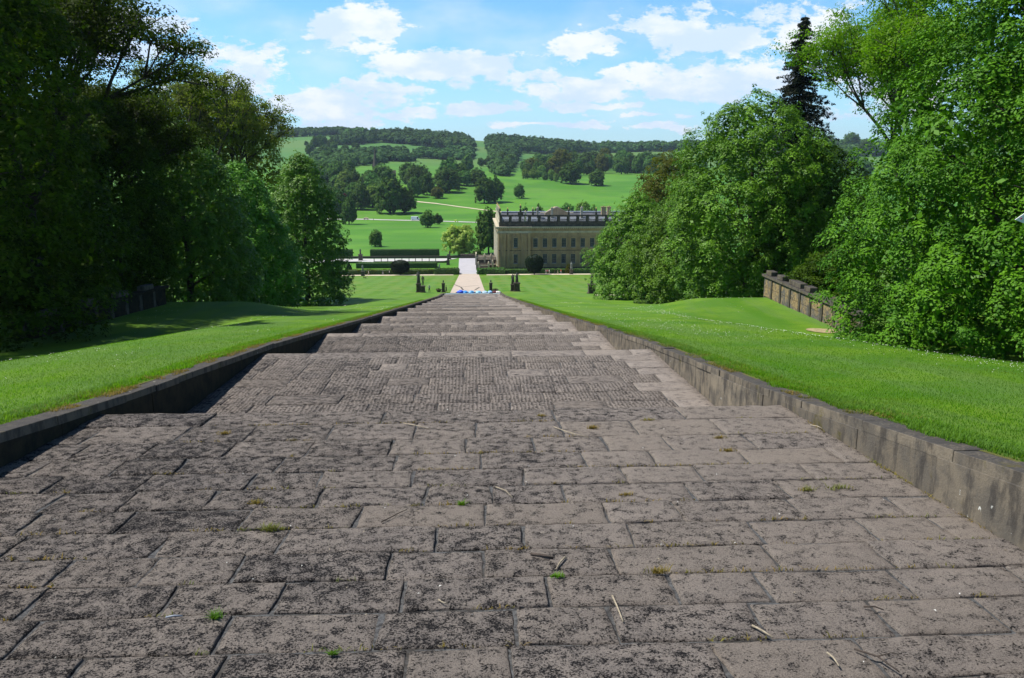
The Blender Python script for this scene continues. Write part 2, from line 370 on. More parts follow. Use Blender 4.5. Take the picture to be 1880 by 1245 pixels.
M['leaf_bright'] = foliage('bright_lime_leaves', (.046, .122, .005), (.138, .295, .014), .17, .5, spec=.2)
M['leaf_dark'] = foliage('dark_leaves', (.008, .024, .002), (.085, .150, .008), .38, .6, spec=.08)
M['leaf_mid'] = foliage('mid_green_leaves', (.042, .118, .008), (.140, .275, .022), .22, .5, spec=.22)
M['leaf_young'] = foliage('young_yellow_green_leaves', (.10, .27, .008), (.19, .42, .012), .45, spec=.15)
M['leaf_brown'] = foliage('bronze_green_leaves', (.065, .082, .010), (.160, .180, .022), .42, spec=.1)
M['leaf_fir'] = foliage('fir_needles', (.010, .018, .010), (.028, .036, .018), .1, tr=(1.2, 1.2, .6), spec=.1)
M['leaf_yellow'] = foliage('yellow_green_leaves', (.24, .32, .06), (.42, .52, .12), .35, spec=.1)
M['leaf_red'] = foliage('copper_leaves', (.07, .018, .028), (.12, .035, .04), .3, tr=(1.4, .8, .6), spec=.1)
M['far_dark'] = foliage('far_dark_leaves', (.030, .078, .014), (.095, .170, .030), .15, .8, spec=.05)
M['far_mid'] = foliage('far_mid_leaves', (.046, .115, .022), (.120, .225, .045), .15, .8, spec=.05)
M['far_light'] = foliage('far_light_leaves', (.11, .20, .035), (.19, .30, .055), .2, .8, spec=.05)
M['far_blue'] = foliage('far_wood_leaves', (.026, .072, .024), (.085, .175, .045), .12, .85, spec=.03)
M['yewleaf'] = foliage('yew_needles', (.008, .018, .006), (.020, .036, .010), .1, .8, spec=.05)
M['blade'] = foliage('grass_blades', (.072, .205, .008), (.165, .345, .012), .5, .6, tr=(1.35, 1.35, .35), spec=.2, objvar=False)
M['drygrass'] = foliage('dry_grass_blades', (.16, .15, .03), (.36, .25, .07), .4, .7, tr=(1.1, 1., .5), spec=.2, objvar=False)
M['twig'] = plain('dry_twig', (.34, .29, .21), .9, .3, 20); M['twigd'] = plain('dark_twig', (.07, .055, .045), .9, .3, 20)
M['daisy'] = plain('daisy_white', (.78, .78, .74), .7, .05, 20)
# ------------------------------------------------------------------ ground
YS = np.concatenate([np.arange(-30, 0, 3), np.arange(0, 30, .5), np.arange(30, 80, 1.), np.arange(80, 186.9, 2.5), [186.9], np.arange(189.5, 420, 3), np.exp(np.linspace(math.log(420), math.log(2400), 120)), np.array([2450, 2550, 2700, 3000, 3400, 3800])])
CC = np.linspace(0, 1, 90)
XM = 55+1.15*np.maximum(YS, 0)
XL, XR = -7.36, 6.26
offs = CC**2.0
xr = XR+offs[None, :]*XM[:, None]; xl = XL-offs[None, ::-1]*XM[:, None]
midc = np.linspace(XL, XR, 9)[1:-1]; xm = np.repeat(midc[None, :], len(YS), 0)
GX = np.concatenate([xl, xm, xr], 1); GYY = np.repeat(YS[:, None], GX.shape[1], 1)
GZ = gz(GX, GYY)
nx_ = GX.shape[1]; idx = np.arange(len(YS)*nx_).reshape(len(YS), nx_)
keep = np.ones((len(YS)-1, nx_-1), bool); i186 = int(np.argmin(abs(YS-186.9))); keep[:i186, 89:97] = False
Fq = np.stack([idx[:-1, :-1], idx[:-1, 1:], idx[1:, 1:], idx[1:, :-1]], -1)[keep]
g = mesh_np('ground', np.stack([GX, GYY, GZ], -1).reshape(-1, 3), Fq, M['grass'], smooth=True); tag(g, kind='structure')
def drape(name, pts_l, pts_r, m, lift=.004, n=40, kind='structure', sub=6):
    """ strip draped on the ground between two (x,y) polylines """
    pl = np.array(pts_l, float); pr = np.array(pts_r, float)
    def rs(p):
        d = np.concatenate([[0], np.cumsum(np.hypot(*np.diff(p, axis=0).T))]); t = np.linspace(0, d[-1], n)
        return np.stack([np.interp(t, d, p[:, 0]), np.interp(t, d, p[:, 1])], -1)
    a, b = rs(pl), rs(pr); w = np.linspace(0, 1, sub)[None, :, None]
    P = a[:, None]*(1-w)+b[:, None]*w
    z = gz(P[..., 0], P[..., 1])+lift; V = np.concatenate([P, z[..., None]], -1).reshape(-1, 3)
    ii = np.arange(n*sub).reshape(n, sub); F = np.stack([ii[:-1, :-1], ii[:-1, 1:], ii[1:, 1:], ii[1:, :-1]], -1).reshape(-1, 4)
    o = mesh_np(name, V, F, m, smooth=True)
    if kind: tag(o, kind=kind)
    return o
drape('garden_path', [(-5.6, 186.9), (-5.4, 302)], [(2.6, 186.9), (1.7, 302)], M['pinkpath'], .05, 60)
drape('paved_path', [(-5.9, 304.5), (-7.2, 396)], [(1.6, 304.5), (1.5, 396)], M['greypath'], .06, 50)
drape('path', [(-72, 294), (-7.5, 294)], [(-72, 302.5), (-7.5, 302.5)], M['gravel'], .05, 40)
drape('path', [(4.5, 292), (62, 292)], [(4.5, 301.5), (62, 301.5)], M['gravel'], .05, 40)
drape('path', [(-5.6, 302), (1.7, 302)], [(-5.9, 304.5), (1.6, 304.5)], M['gravel'], .07, 8)
drape('path', [(25, 165), (60, 165)], [(25, 168.5), (60, 170)], M['gravel'], .05, 20)
drape('canal_walk', [(-80, 367), (-17, 367)], [(-80, 396), (-8, 396)], M['water'], .08, 30)
def pxstrip(name, pts, w, m, lift=.25, n=60):
    P = [G(x, y, 300) for x, y in pts]
    l = [(p.x, p.y-w/2) for p in P]; r = [(p.x, p.y+w/2) for p in P]
    return drape(name, l, r, m, lift, n, sub=4)
pxstrip('road', [(560, 401), (620, 402.5), (680, 403.5), (765, 405.5), (850, 408), (930, 410)], 9, M['roadm'])
pxstrip('park_track', [(765, 370.5), (800, 374), (835, 379), (880, 385), (930, 391)], 7, M['gravel'], .3)
# drain lines on the garden path
for pts in ([(833, 522.5), (846, 527.5)], [(846, 527.5), (879, 524)], [(846, 527.5), (850.5, 533)], [(850.5, 533), (872, 533.5)], [(872, 533), (880, 528)]):
    P = [G(x, y, 100) for x, y in pts]; d = (P[1]-P[0]); d.z = 0; nrm = Vector((-d.y, d.x, 0)).normalized()*.22
    drape('path_drain', [(P[0].x+nrm.x, P[0].y+nrm.y), (P[1].x+nrm.x, P[1].y+nrm.y)], [(P[0].x-nrm.x, P[0].y-nrm.y), (P[1].x-nrm.x, P[1].y-nrm.y)], M['plinth'], .056, 12, sub=2)
# ------------------------------------------------------------------ cascade: slabs over a mortar bed
rng = np.random.default_rng(5)
BX0, BX1 = -7.0, 5.95
LIPS = [15.0, 26.75, 38.0, 49.3] + [49.3+11.46*i for i in range(1, 13)]
def lipz(Y): return float(T(Y))-.20
def slabs(rows, zf, ribbed, wmin, wmax, gap, res, relief):
    VV = []; FF = []; tone = []; rib = []; oid = []; b = 0
    for ri, (ya, yb, kindr) in enumerate(rows):
        x = BX0-rng.uniform(0, wmax*.6)
        while x < BX1:
            w = rng.uniform(wmin, wmax)*(1.9 if kindr == 'edge' else 1); x0, x1 = max(x, BX0), min(x+w, BX1); x += w
            if BX1-x < wmin*.5: x1 = BX1; x = BX1+1
            if x1-x0 < .15: continue
            g_ = gap*rng.uniform(.45, 1.9); g2 = gap*.35
            gy0, gy1 = gap*rng.uniform(.15, .7), gap*rng.uniform(.15, .7)
            a0, a1 = x0+(g_/2 if x0 > BX0+.01 else 0), x1-(g2 if x1 < BX1-.01 else 0)
            nx = max(3, int((a1-a0)/res)+1); ny = max(3, int((yb-ya)/res)+1)
            ul = np.linspace(0, 1, nx); vl = np.linspace(0, 1, ny); eu = .014/(a1-a0); ev = .014/(yb-ya); ul[1] = eu; ul[-2] = 1-eu; vl[1] = ev; vl[-2] = 1-ev
            U, Vv = np.meshgrid(ul, vl)
            skew = rng.normal(0, .02, 4)
            X = a0+U*(a1-a0)+(skew[0]*(1-U)+skew[1]*U)*(Vv-.5)*(0 if kindr == 'edge' else 1.2)
            Y = ya+gy0+Vv*(yb-ya-gy0-gy1)+(skew[2]*(1-Vv)+skew[3]*Vv)*(U-.5)*.8
            wig = .018 if not ribbed else .008
            X = X+wig*2*fbm(X*3+ri*7, Y*5, 3, 11)*np.where((U == 0) | (U == 1), 1, .3)
            Y = Y+wig*2*fbm(X*3, Y*5+9, 3, 12)*np.where((Vv == 0) | (Vv == 1), 1, .3)
            dx = np.minimum(U, 1-U)*(a1-a0); dy = np.minimum(Vv, 1-Vv)*(yb-ya); d = np.minimum(dx, dy)
            tz = rng.normal(0, .006); tlt = rng.normal(0, .006, 2)
            Z = zf(Y)+tz+tlt[0]*(U-.5)+tlt[1]*(Vv-.5)-.018*np.exp(-d/.010)-.006*np.exp(-d/.06)
            if relief: Z = Z+relief*(fbm(X*4+tz*900, Y*4, 5, 20)+.45*np.abs(fbm(X*13, Y*13, 3, 21)))
            n = nx*ny; top = np.stack([X, Y, Z], -1).reshape(-1, 3)
            rim = np.concatenate([np.arange(nx), nx*np.arange(1, ny)+nx-1, (ny-1)*nx+np.arange(nx-2, -1, -1), nx*np.arange(ny-2, 0, -1)])
            low = top[rim].copy(); low[:, 2] -= .10
            VV.append(top); VV.append(low)
            ii = np.arange(n).reshape(ny, nx); F = np.stack([ii[:-1, :-1], ii[:-1, 1:], ii[1:, 1:], ii[1:, :-1]], -1).reshape(-1, 4)+b
            m_ = len(rim); q = np.arange(m_); sd = np.stack([rim[(q+1) % m_], rim, n+q, n+(q+1) % m_], -1)+b
            FF.append(F); FF.append(sd); nf = len(F)+len(sd)
            tt = np.clip(rng.normal(.25+.055*max(0, (x0+x1)/2+1), .22), 0, 1) if not ribbed else np.clip(rng.normal(.2, .14), 0, 1)
            tone.append(np.full(nf, tt)); oid.append(np.full(nf, rng.uniform(0, 9)))
            rr = -1 if (not ribbed or kindr == 'edge' or rng.random() < .06 or (x0+x1)/2 > 5.0) else (1. if rng.random() < .12 else 0.)
            rib.append(np.full(nf, rr)); b += n+m_
    return np.concatenate(VV), np.concatenate(FF), np.concatenate(tone), np.concatenate(rib), np.concatenate(oid)
zf0 = lambda Y: lipz(15)-.066*(np.asarray(Y)-15)-.0
ROWS0 = [14.02, 12.95, 12.05, 11.25, 10.5, 9.75, 9.02, 8.3, 7.6, 6.93, 6.25, 5.6, 4.95, 4.3, 3.6, 2.9, 2.2, 1.5, .8, .1, -.6, -1.3]
rows = [(14.02, 15.0, 'edge')]+[(ROWS0[i+1], ROWS0[i], 'n') for i in range(len(ROWS0)-1)]
cas = thing('cascade_steps', 'broad flight of weathered stone slabs stepping downhill between two lawns', 'stone steps'); cas['kind'] = 'structure'
V, F, t_, r_, o_ = slabs(rows, zf0, False, .85, 1.75, .036, .045, .034)
mesh_np('paving_slabs', V, F, M['slab'], cas, smooth=True, attr={'tone': ('FACE', t_), 'rib': ('FACE', r_), 'oid': ('FACE', o_)})
# section runs
def secz(i): # floor start z after riser below lip i, and floor fn to lip i+1
    ya, yb = LIPS[i], LIPS[i+1]; zb = lipz(yb); sl_ = .035
    return lambda Y, yb=yb, zb=zb: zb+sl_*(yb-np.asarray(Y))
VVs = []; FFs = []; ts = []; rs_ = []; os_ = []; b = 0
for i in range(len(LIPS)-1):
    ya, yb = LIPS[i], LIPS[i+1]; f_ = secz(i); y0 = ya+.02
    nr = 11 if i < 3 else (8 if i < 7 else 5); e = np.linspace(y0, yb-.95, nr+1)
    rw = [(e[j], e[j+1], 'n') for j in range(nr)]+[(yb-.95, yb, 'edge')]
    V, F, t1, r1, o1 = slabs(rw, f_, True, .8 if i < 4 else 1.4, 1.9 if i < 4 else 3.2, .018, .12 if i < 2 else (.3 if i < 5 else .6), .012 if i < 4 else 0)
    VVs.append(V); FFs.append(F+b); b += len(V); ts.append(t1); rs_.append(r1); os_.append(o1)
mesh_np('ribbed_slabs', np.concatenate(VVs), np.concatenate(FFs), M['ribslab'], cas, smooth=True, attr={'tone': ('FACE', np.concatenate(ts)), 'rib': ('FACE', np.concatenate(rs_)), 'oid': ('FACE', np.concatenate(os_))})
mb = MB(); rb = MB()
def bedstrip(ya, yb, f_):
    mb.add([(BX0-.1, ya, float(f_(ya))-.032), (BX1+.1, ya, float(f_(ya))-.032), (BX1+.1, yb, float(f_(yb))-.032), (BX0-.1, yb, float(f_(yb))-.032)], [(0, 1, 2, 3)])
bedstrip(-1.5, 14.95, zf0)
for i in range(len(LIPS)-1):
    bedstrip(LIPS[i], LIPS[i+1]-.05, secz(i))
    zt = lipz(LIPS[i])-.035; zb = float(secz(i)(LIPS[i]))
    n = 5
    for j in range(n):   # small risers tucked under the lip
        rb.box(BX0, BX1, LIPS[i]-.4, LIPS[i]-.03+.055*j, zt-(zt-zb)*(j+1)/n-.02, zt-(zt-zb)*j/n-.002*j)
mb.build('mortar_bed', M['mortar'], cas); 
wob_ = rb.build('risers', M['wall'], cas)
# side walls of the cascade (blocks + coping)
def sidewall(side, label):
    root = thing('cascade_wall', label, 'stone wall', (0, 0, 0), 0, None)
    for part, z0f, z1f, xin, xout, L in (('wall_blocks', None, -.16, 0, .30, 3.2), ('coping', -.16, 0.0, -.006, .44, 2.2)):
        m_ = MB(); tones = []; y = -2.
        while y < 186.9:
            l = L*rng.uniform(.6, 1.3)*(1 if y < 60 else 2.2); y1 = min(y+l, 186.9); ga = .008
            xa = (BX1+xin, BX1+xout) if side > 0 else (BX0-xout, BX0-xin)
            jit = rng.normal(0, .007, 3)
            za, zb = float(T(y+ga)), float(T(y1-ga)); dip = .0
            if part == 'coping': b0, b1, t0, t1 = za-.16, zb-.16, za+jit[0], zb+jit[1]
            else:
                b0, b1 = za-1.9, zb-1.9; t0, t1 = za-.15, zb-.15
            x0, x1 = xa[0]+jit[2], xa[1]+jit[2]
            ya_, yb_ = y+ga, y1-ga
            m_.add([(x0, ya_, b0), (x1, ya_, b0), (x1, yb_, b1), (x0, yb_, b1), (x0, ya_, t0), (x1, ya_, t0), (x1, yb_, t1), (x0, yb_, t1)],
                   [(0, 3, 2, 1), (4, 5, 6, 7), (0, 1, 5, 4), (1, 2, 6, 5), (2, 3, 7, 6), (3, 0, 4, 7)])
            tones += [rng.random()*(.8 if side > 0 else .05)]*8; y = y1  # left stones held at the dark tone, painting in their shaded side
        o = m_.build(part, M['wall'] if side > 0 or part == 'coping' else M['wallshade'], root, bevel=0)  # left inner face gets the stone colour with shade painted in
        bm = bmesh.new(); bm.from_mesh(o.data); ly = bm.verts.layers.float.new('tone')
        for v_, tn in zip(bm.verts, tones): v_[ly] = tn
        bmesh.ops.bevel(bm, geom=[e for e in bm.edges if e.verts[0].co.y < 70], offset=.007, segments=1, affect='EDGES')
        bm.to_mesh(o.data); bm.free()
    return root
sidewall(1, 'sunlit low stone wall with lichen spots along the right edge of the steps')
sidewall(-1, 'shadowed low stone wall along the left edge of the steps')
# ------------------------------------------------------------------ foliage engine
def leaves(rg, C, R, cnt, size, flat=.8, up=.45, droop=0., outw=None, aspect=.55, rmin=.45, nj=.38, cap=0.):
    """C (n,3) cluster centres, R (n,) radii, cnt leaves per cluster -> verts, faces, tone"""
    n = len(C); m_ = int(n*cnt); ci = np.repeat(np.arange(n), cnt)
    d = rg.normal(size=(m_, 3)); d /= np.linalg.norm(d, axis=1, keepdims=True)+1e-9
    if cap: d[:, 2] = np.where(rg.random(m_) < cap, np.abs(d[:, 2])*1.1, d[:, 2])
    if outw is not None:
        d = d+outw[ci]*.55; d /= np.linalg.norm(d, axis=1, keepdims=True)+1e-9
    r = R[ci]*rg.uniform(rmin, 1.05, m_)
    P = C[ci]+d*r[:, None]*np.array([1, 1, flat]); P[:, 2] -= droop*(r**2)*(d[:, 0]**2+d[:, 1]**2)
    nrm = d*.9+np.array([0, 0, up])+rg.normal(size=(m_, 3))*nj+(outw[ci]*.45 if outw is not None else 0); nrm /= np.linalg.norm(nrm, axis=1, keepdims=True)+1e-9
    t = np.cross(nrm, rg.normal(size=(m_, 3))); t /= np.linalg.norm(t, axis=1, keepdims=True)+1e-9
    b_ = np.cross(nrm, t); L = (size*rg.uniform(.65, 1.3, m_))[:, None]
    V = np.stack([P-t*L*.5, P+b_*L*aspect*.5-t*L*.05, P+t*L*.5, P-b_*L*aspect*.5-t*L*.05], 1).reshape(-1, 3)
    F = np.arange(m_*4).reshape(-1, 4)
    ct = rg.random(n); tone = np.clip(ct[ci]*.65+rg.random(m_)*.45-.05, 0, 1)
    return V, F, tone
def joinl(parts):
    V = []; F = []; T_ = []; b = 0
    for v, f, t in parts: V.append(v); F.append(f+b); T_.append(t); b += len(v)
    return np.concatenate(V), np.concatenate(F), np.concatenate(T_)
def crown_pts(rg, n, H, R, prof, base=0., jit=.14, lumps=.18, seed=0, inner=0., tpow=1.):
    t = rg.random(n)**tpow; pr = np.interp(t, prof[0], prof[1])
    keep = rg.random(n) < np.clip(pr+.12, .15, 1); t = t[keep]; pr = pr[keep]; n = len(t)
    a = rg.uniform(0, 2*math.pi, n)
    lu = 1+lumps*2*fbm(np.cos(a)*2.2+9, np.sin(a)*2.2+t*6, 3, seed)+lumps*fbm(a*2.5, t*14, 2, seed+4)
    rr = R*pr*lu*(1-np.abs(rg.normal(0, jit, n)))
    if inner: rr = R*pr*lu*np.sqrt(rg.random(n))*inner
    z = base+t*(H-base)+lumps*1.2*fbm(a*2, t*3, 2, seed+8)*3
    out = np.stack([np.cos(a), np.sin(a), .3+.9*t**2], -1); out /= np.linalg.norm(out, axis=1, keepdims=True)
    return np.stack([rr*np.cos(a), rr*np.sin(a), z], -1), out
def trunkmesh(rg, H, r0, R, prof, base, parent, m_, nb=16, lean=0):
    b_ = MB(); pts = [(lean*t*t*H+.15*math.sin(t*5), .12*math.cos(t*4), -.6+t*(H*.9+.6)) for t in np.linspace(0, 1, 8)]
    b_.tube(pts, [r0*(1.35 if i == 0 else 1)*(1-.9*i/7.5) for i in range(8)], 10)
    for j in range(nb):
        t = rg.uniform(.12, .85); a = rg.uniform(0, 6.28); L = R*float(np.interp(t+.1, *prof))*.8
        z = t*H*.9; rr = r0*(1-.85*t)*.42; s0 = Vector((lean*t*t*H, 0, z))
        d = Vector((math.cos(a), math.sin(a), .55))
        b_.tube([s0, s0+d*L*.4, s0+d*L*.75+Vector((0, 0, .1*L)), s0+d*L*.98], [rr, rr*.75, rr*.45, rr*.12], 5)
    return b_.build('trunk', m_, parent, smooth=True)
def dense_tree(name, label, cat, loc, H, R, prof, leafm, seed, base=.3, size=.17, ncl=900, cnt=70, crad=.65, jit=.13, lumps=.2, r0=.4, barkm='bark', group=None, droop=.4, innern=.45, tpow=1.):
    rg = np.random.default_rng(seed); o = thing(name, label, cat, loc, 0, group)
    C, ou = crown_pts(rg, ncl, H, R, prof, base, jit, lumps, seed, tpow=tpow)
    p1 = leaves(rg, C, crad*rg.uniform(.6, 1.35, len(C)), cnt, size, .8, .5, droop, ou, rmin=.72, nj=.34, cap=.7)
    C2, _ = crown_pts(rg, int(ncl*innern), H*.97, R, prof, base, jit, lumps, seed, inner=.88, tpow=tpow)
    p2 = leaves(rg, C2, np.full(len(C2), crad*1.7), max(10, int(cnt*.35)), size*2.1, .9, .3)
    # whisker sprigs breaking the outline
    C3 = C[::4]+ou[::4]*crad*rg.uniform(.6, 1.5, (len(C[::4]), 1)); p3 = leaves(rg, C3, np.full(len(C3), crad*.42), max(6, cnt//5), size, .9, .5, droop, ou[::4])
    V, F, t = joinl([p1, p2, p3])
    mesh_np('crown', V, F, M[leafm], o, attr={'tone': ('FACE', t)})
    trunkmesh(rg, H, r0, R, prof, base, o, M[barkm]); return o
def open_tree(name, label, cat, loc, H, spread, leafm, seed, depth=5, cnt=45, crad=.8, size=.18, r0=.45, first=.28, barkm='barkd', lean=(0, 0), flat=.55, nbr=(2, 4), group=None, ratio=.74, ang=.75, fill=1.0, keepup=.25, leafk=2):
    rg = np.random.default_rng(seed); o = thing(name, label, cat, loc, 0, group); b_ = MB(); tips = []
    def grow(p, d, L, r, k_):
        bend = Vector(rg.normal(0, .13, 3)); d2 = (d+bend+Vector((0, 0, keepup*.3))).normalized(); p1 = p+d*L*.5; p2 = p1+d2*L*.5
        b_.tube([p, p1, p2], [r, r*.82, r*.66], 8 if k_ > 2 else 4)
        if k_ <= leafk: tips.append((p1, .8)); 
        if k_ == 0: tips.append((p2, 1.)); return
        tips.append((p2, .9)) if k_ <= leafk else None
        nb = rg.integers(nbr[0], nbr[1]); a0 = rg.uniform(0, 6.28); ax = d2.orthogonal().normalized()
        for i in range(nb):
            a = a0+6.28*i/nb+rg.normal(0, .3); th = ang*rg.uniform(.55, 1.15)
            pr = Quaternion(d2, a) @ ax; nd = (d2*math.cos(th)+pr*math.sin(th)*spread); nd.z += keepup; nd.normalize()
            grow(p2, nd, L*ratio*rg.uniform(.8, 1.2), r*.62, k_-1)
        if k_ >= 2: grow(p2, (d2+Vector(rg.normal(0, .12, 3))).normalized(), L*ratio, r*.66, k_-1)
    L0 = H*first; grow(Vector((0, 0, -.5)), Vector((lean[0], lean[1], 1)).normalized(), L0, r0, depth)
    b_.build('trunk', M[barkm], o, smooth=True)
    C = np.array([tuple(p) for p, w in tips]); R_ = np.array([w for p, w in tips])*crad*rg.uniform(.7, 1.3, len(tips))
    if fill < 1: kk = rg.random(len(C)) < fill; C = C[kk]; R_ = R_[kk]
    C = C+rg.normal(0, crad*.35, C.shape)
    V, F, t = leaves(rg, C, R_, cnt, size, flat, .6, .1)
    mesh_np('crown', V, F, M[leafm], o, attr={'tone': ('FACE', t)}); return o
BANK = ([0, .06, .25, .5, .75, .9, 1.], [.88, 1., 1., .90, .68, .42, .10])
PYR = ([0, .06, .25, .5, .75, .9, 1.], [.80, .97, 1., .84, .54, .30, .06])
DOME = ([0, .1, .3, .55, .8, .93, 1.], [.45, .78, 1., .98, .74, .42, .10])
COL = ([0, .05, .2, .6, .85, 1.], [.92, 1., 1.02, .93, .62, .15])
# ------------------------------------------------------------------ near trees
def bs(px, Y, dz=0, py=None): d = ray(px, (380 if Y < 170 and abs(px-900) > 150 and dz == 0 and py is None else 500) if py is None else py); x = d[0]*Y; return (x, Y, float(gz(x, Y))+dz)
def hgt(px, py, Y): return at(px, py, Y)[2]-bs(px, Y)[2]
TR = 'trees framing the steps'
dense_tree('lime_tree', 'huge bright green lime tree filling the right edge, its skirts sweeping the lawn', 'tree', bs(1950, 38.5), 25, 9.9, ([0, .1, .23, .41, .67, .9, 1.], [.92, 1., .98, .88, .64, .3, .06]), 'leaf_lime', 11, -.9, .168, 2100, 125, .70, .20, .26, .5, droop=.6, innern=.6, tpow=1.2)
open_tree('oak_tree', 'airy yellow-green oak with bare branches showing, behind the huge lime at upper right', 'tree', bs(1715, 80, 0, 120), 38, .85, 'leaf_young', 21, 5, 90, 1.45, .28, .5, .25, 'bark', lean=(-.05, 0), fill=1., leafk=4)
dense_tree('lime_tree', 'large rounded bright green lime right of the house, behind the stone wall end', 'tree', bs(1378, 93), hgt(1390, 182, 93)+.3, 10.0, DOME, 'leaf_bright', 13, .2, .26, 1250, 85, .85, .17, .30, .5, droop=.5, innern=.35)
dense_tree('lime_tree', 'pointed bright green lime standing left of the largest rounded lime', 'tree', bs(1255, 124), hgt(1258, 350, 124), 8.8, PYR, 'leaf_bright', 14, .2, .30, 800, 62, .9, .17, .28, .4)
dense_tree('hornbeam_tree', 'bushy green tree whose skirt hides the right end of the house', 'tree', bs(1172, 146), hgt(1175, 360, 146), 8.6, ([0, .1, .35, .6, .85, 1.], [.92, 1, 1, .82, .5, .1]), 'leaf_bright', 15, .2, .32, 800, 58, .9, .17, .26, .4)
dense_tree('beech_tree', 'bronze-green beech crown rising behind the limes right of the house', 'tree', bs(1222, 172), hgt(1230, 284, 172), 9.0, DOME, 'leaf_brown', 16, 3, .42, 700, 40, 1.1, .2, .3, .4)
dense_tree('hornbeam_tree', 'dark green tree in shade behind the right stone wall', 'tree', bs(1500, 92), 18, 7.5, DOME, 'leaf_dark', 17, .2, .30, 700, 45, .85, .13, .2, .4)
dense_tree('shrub', 'dark shrub just behind the blocks of the right stone wall', 'shrub', bs(1545, 60), 4.2, 3.0, DOME, 'leaf_dark', 18, .1, .20, 300, 45, .5, .15, .2, .12)
# left bank
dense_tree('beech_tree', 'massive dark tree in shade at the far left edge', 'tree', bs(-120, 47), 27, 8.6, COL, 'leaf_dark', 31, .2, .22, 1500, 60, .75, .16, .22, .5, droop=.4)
open_tree('oak_tree', 'tall dark oak on the left with limbs drawn against the sky', 'tree', bs(35, 64, 0, 250), 31, 1.0, 'leaf_dark', 34, 5, 110, 1.35, .24, .6, .25, 'barkd', leafk=3, lean=(.06, 0), fill=1.)
open_tree('oak_tree', 'smaller dark oak leaning over the hornbeams, right of the tall dark oak', 'tree', bs(190, 74, 0, 250), 22.5, .95, 'leaf_dark', 35, 5, 100, 1.25, .24, .4, .26, 'barkd', lean=(.08, 0), fill=1.)
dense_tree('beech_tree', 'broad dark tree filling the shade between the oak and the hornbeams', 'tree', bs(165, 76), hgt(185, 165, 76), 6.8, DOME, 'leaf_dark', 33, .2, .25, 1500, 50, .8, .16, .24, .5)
open_tree('beech_tree', 'bronze-green beech with an airy top on the left skyline', 'tree', bs(408, 150), hgt(430, 150, 150)*1.3, .85, 'leaf_brown', 36, 5, 60, 1.5, .38, .7, .25, 'barkd', fill=1., keepup=.3)
dense_tree('beech_tree', 'bronze leafy body of the beech wood below the left skyline', 'tree', bs(418, 158), hgt(440, 185, 158), 13.0, DOME, 'leaf_brown', 37, 2, .42, 1100, 40, 1.2, .2, .28, .5)
dense_tree('hornbeam_tree', 'bright-topped hornbeam third from the far end of the left row', 'tree', bs(335, 86), hgt(322, 236, 86), 7.3, BANK, 'leaf_mid', 38, .2, .27, 1000, 55, .75, .14, .22, .4)
dense_tree('hornbeam_tree', 'bright hornbeam in the middle of the left row', 'tree', bs(432, 104), hgt(432, 308, 104), 7.0, BANK, 'leaf_mid', 39, .2, .30, 900, 55, .8, .14, .2, .4)
dense_tree('hornbeam_tree', 'pyramid-shaped hornbeam standing last in the left row', 'tree', bs(556, 128), hgt(545, 286, 128), 6.3, BANK, 'leaf_mid', 40, .6, .33, 800, 50, .85, .14, .22, .4)
# shaded woodland fillers
wl = [(-230, 62, 27, 10, 41), (40, 92, 21, 11, 42), (-60, 84, 28, 10, 44)]
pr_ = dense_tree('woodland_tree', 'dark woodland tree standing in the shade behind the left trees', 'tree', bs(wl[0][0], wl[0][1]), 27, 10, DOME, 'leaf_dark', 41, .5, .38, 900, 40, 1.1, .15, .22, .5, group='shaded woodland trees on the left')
for px, Y, H, R, s_ in wl[1:]: dup(pr_, bs(px, Y), s_, H/27.)
ws_ = [(-60, 60), (20, 66), (70, 58), (118, 66), (170, 74), (240, 84)]
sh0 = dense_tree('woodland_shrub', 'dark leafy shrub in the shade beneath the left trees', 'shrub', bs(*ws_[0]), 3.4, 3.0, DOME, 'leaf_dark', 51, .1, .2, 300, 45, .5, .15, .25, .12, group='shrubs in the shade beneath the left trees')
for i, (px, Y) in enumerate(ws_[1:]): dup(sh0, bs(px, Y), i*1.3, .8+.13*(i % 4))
# trees closing the view behind the right bank
for i, (px, Y, H) in enumerate([(1990, 66, 26), (2150, 95, 30)]):
    dup(pr_, bs(px, Y), i*2+.5, H/27., label='dark woodland tree behind the huge lime on the right', group='shaded woodland trees on the right')
# conifer
def conifer(loc, H, R, seed):
    rg = np.random.default_rng(seed); o = thing('fir_tree', 'tall narrow dark fir pointing above the limes on the right', 'tree', loc); b_ = MB()
    b_.tube([(0, 0, -.5), (0, 0, H*.5), (0, 0, H)], [.45, .28, .03], 8); P = []; RR = []
    z = 3.
    while z < H-.3:
        t = z/H; L = R*(1-t)**.82*rg.uniform(.8, 1.15)+.15; nb = 8 if t < .8 else 5
        for i in range(nb):
            a = rg.uniform(0, 6.28); Lb = L*rg.uniform(.6, 1.12); d = Vector((math.cos(a), math.sin(a), 0))
            pts = [Vector((0, 0, z)), d*Lb*.5+Vector((0, 0, z-.10*Lb)), d*Lb+Vector((0, 0, z-.12*Lb))]
            b_.tube(pts, [.05, .03, .01], 3)
            for s_ in np.arange(.2, 1.01, .2 if Lb > 1 else .4): P.append(tuple(d*Lb*s_+Vector((0, 0, z-.18*Lb*s_)))); RR.append(.20+.22*Lb/R*(1.3-s_))
        z += .30+.12*(1-t)
    b_.build('trunk', M['barkd'], o, smooth=True)
    V, F, t = leaves(rg, np.array(P), np.array(RR)*1.5, 17, .42, .55, .2, .3, aspect=.3)
    mesh_np('crown', V, F, M['leaf_fir'], o, attr={'tone': ('FACE', t)})
conifer(bs(1472, 112, 0, 120), hgt(1478, 28, 112), 10.5, 61)
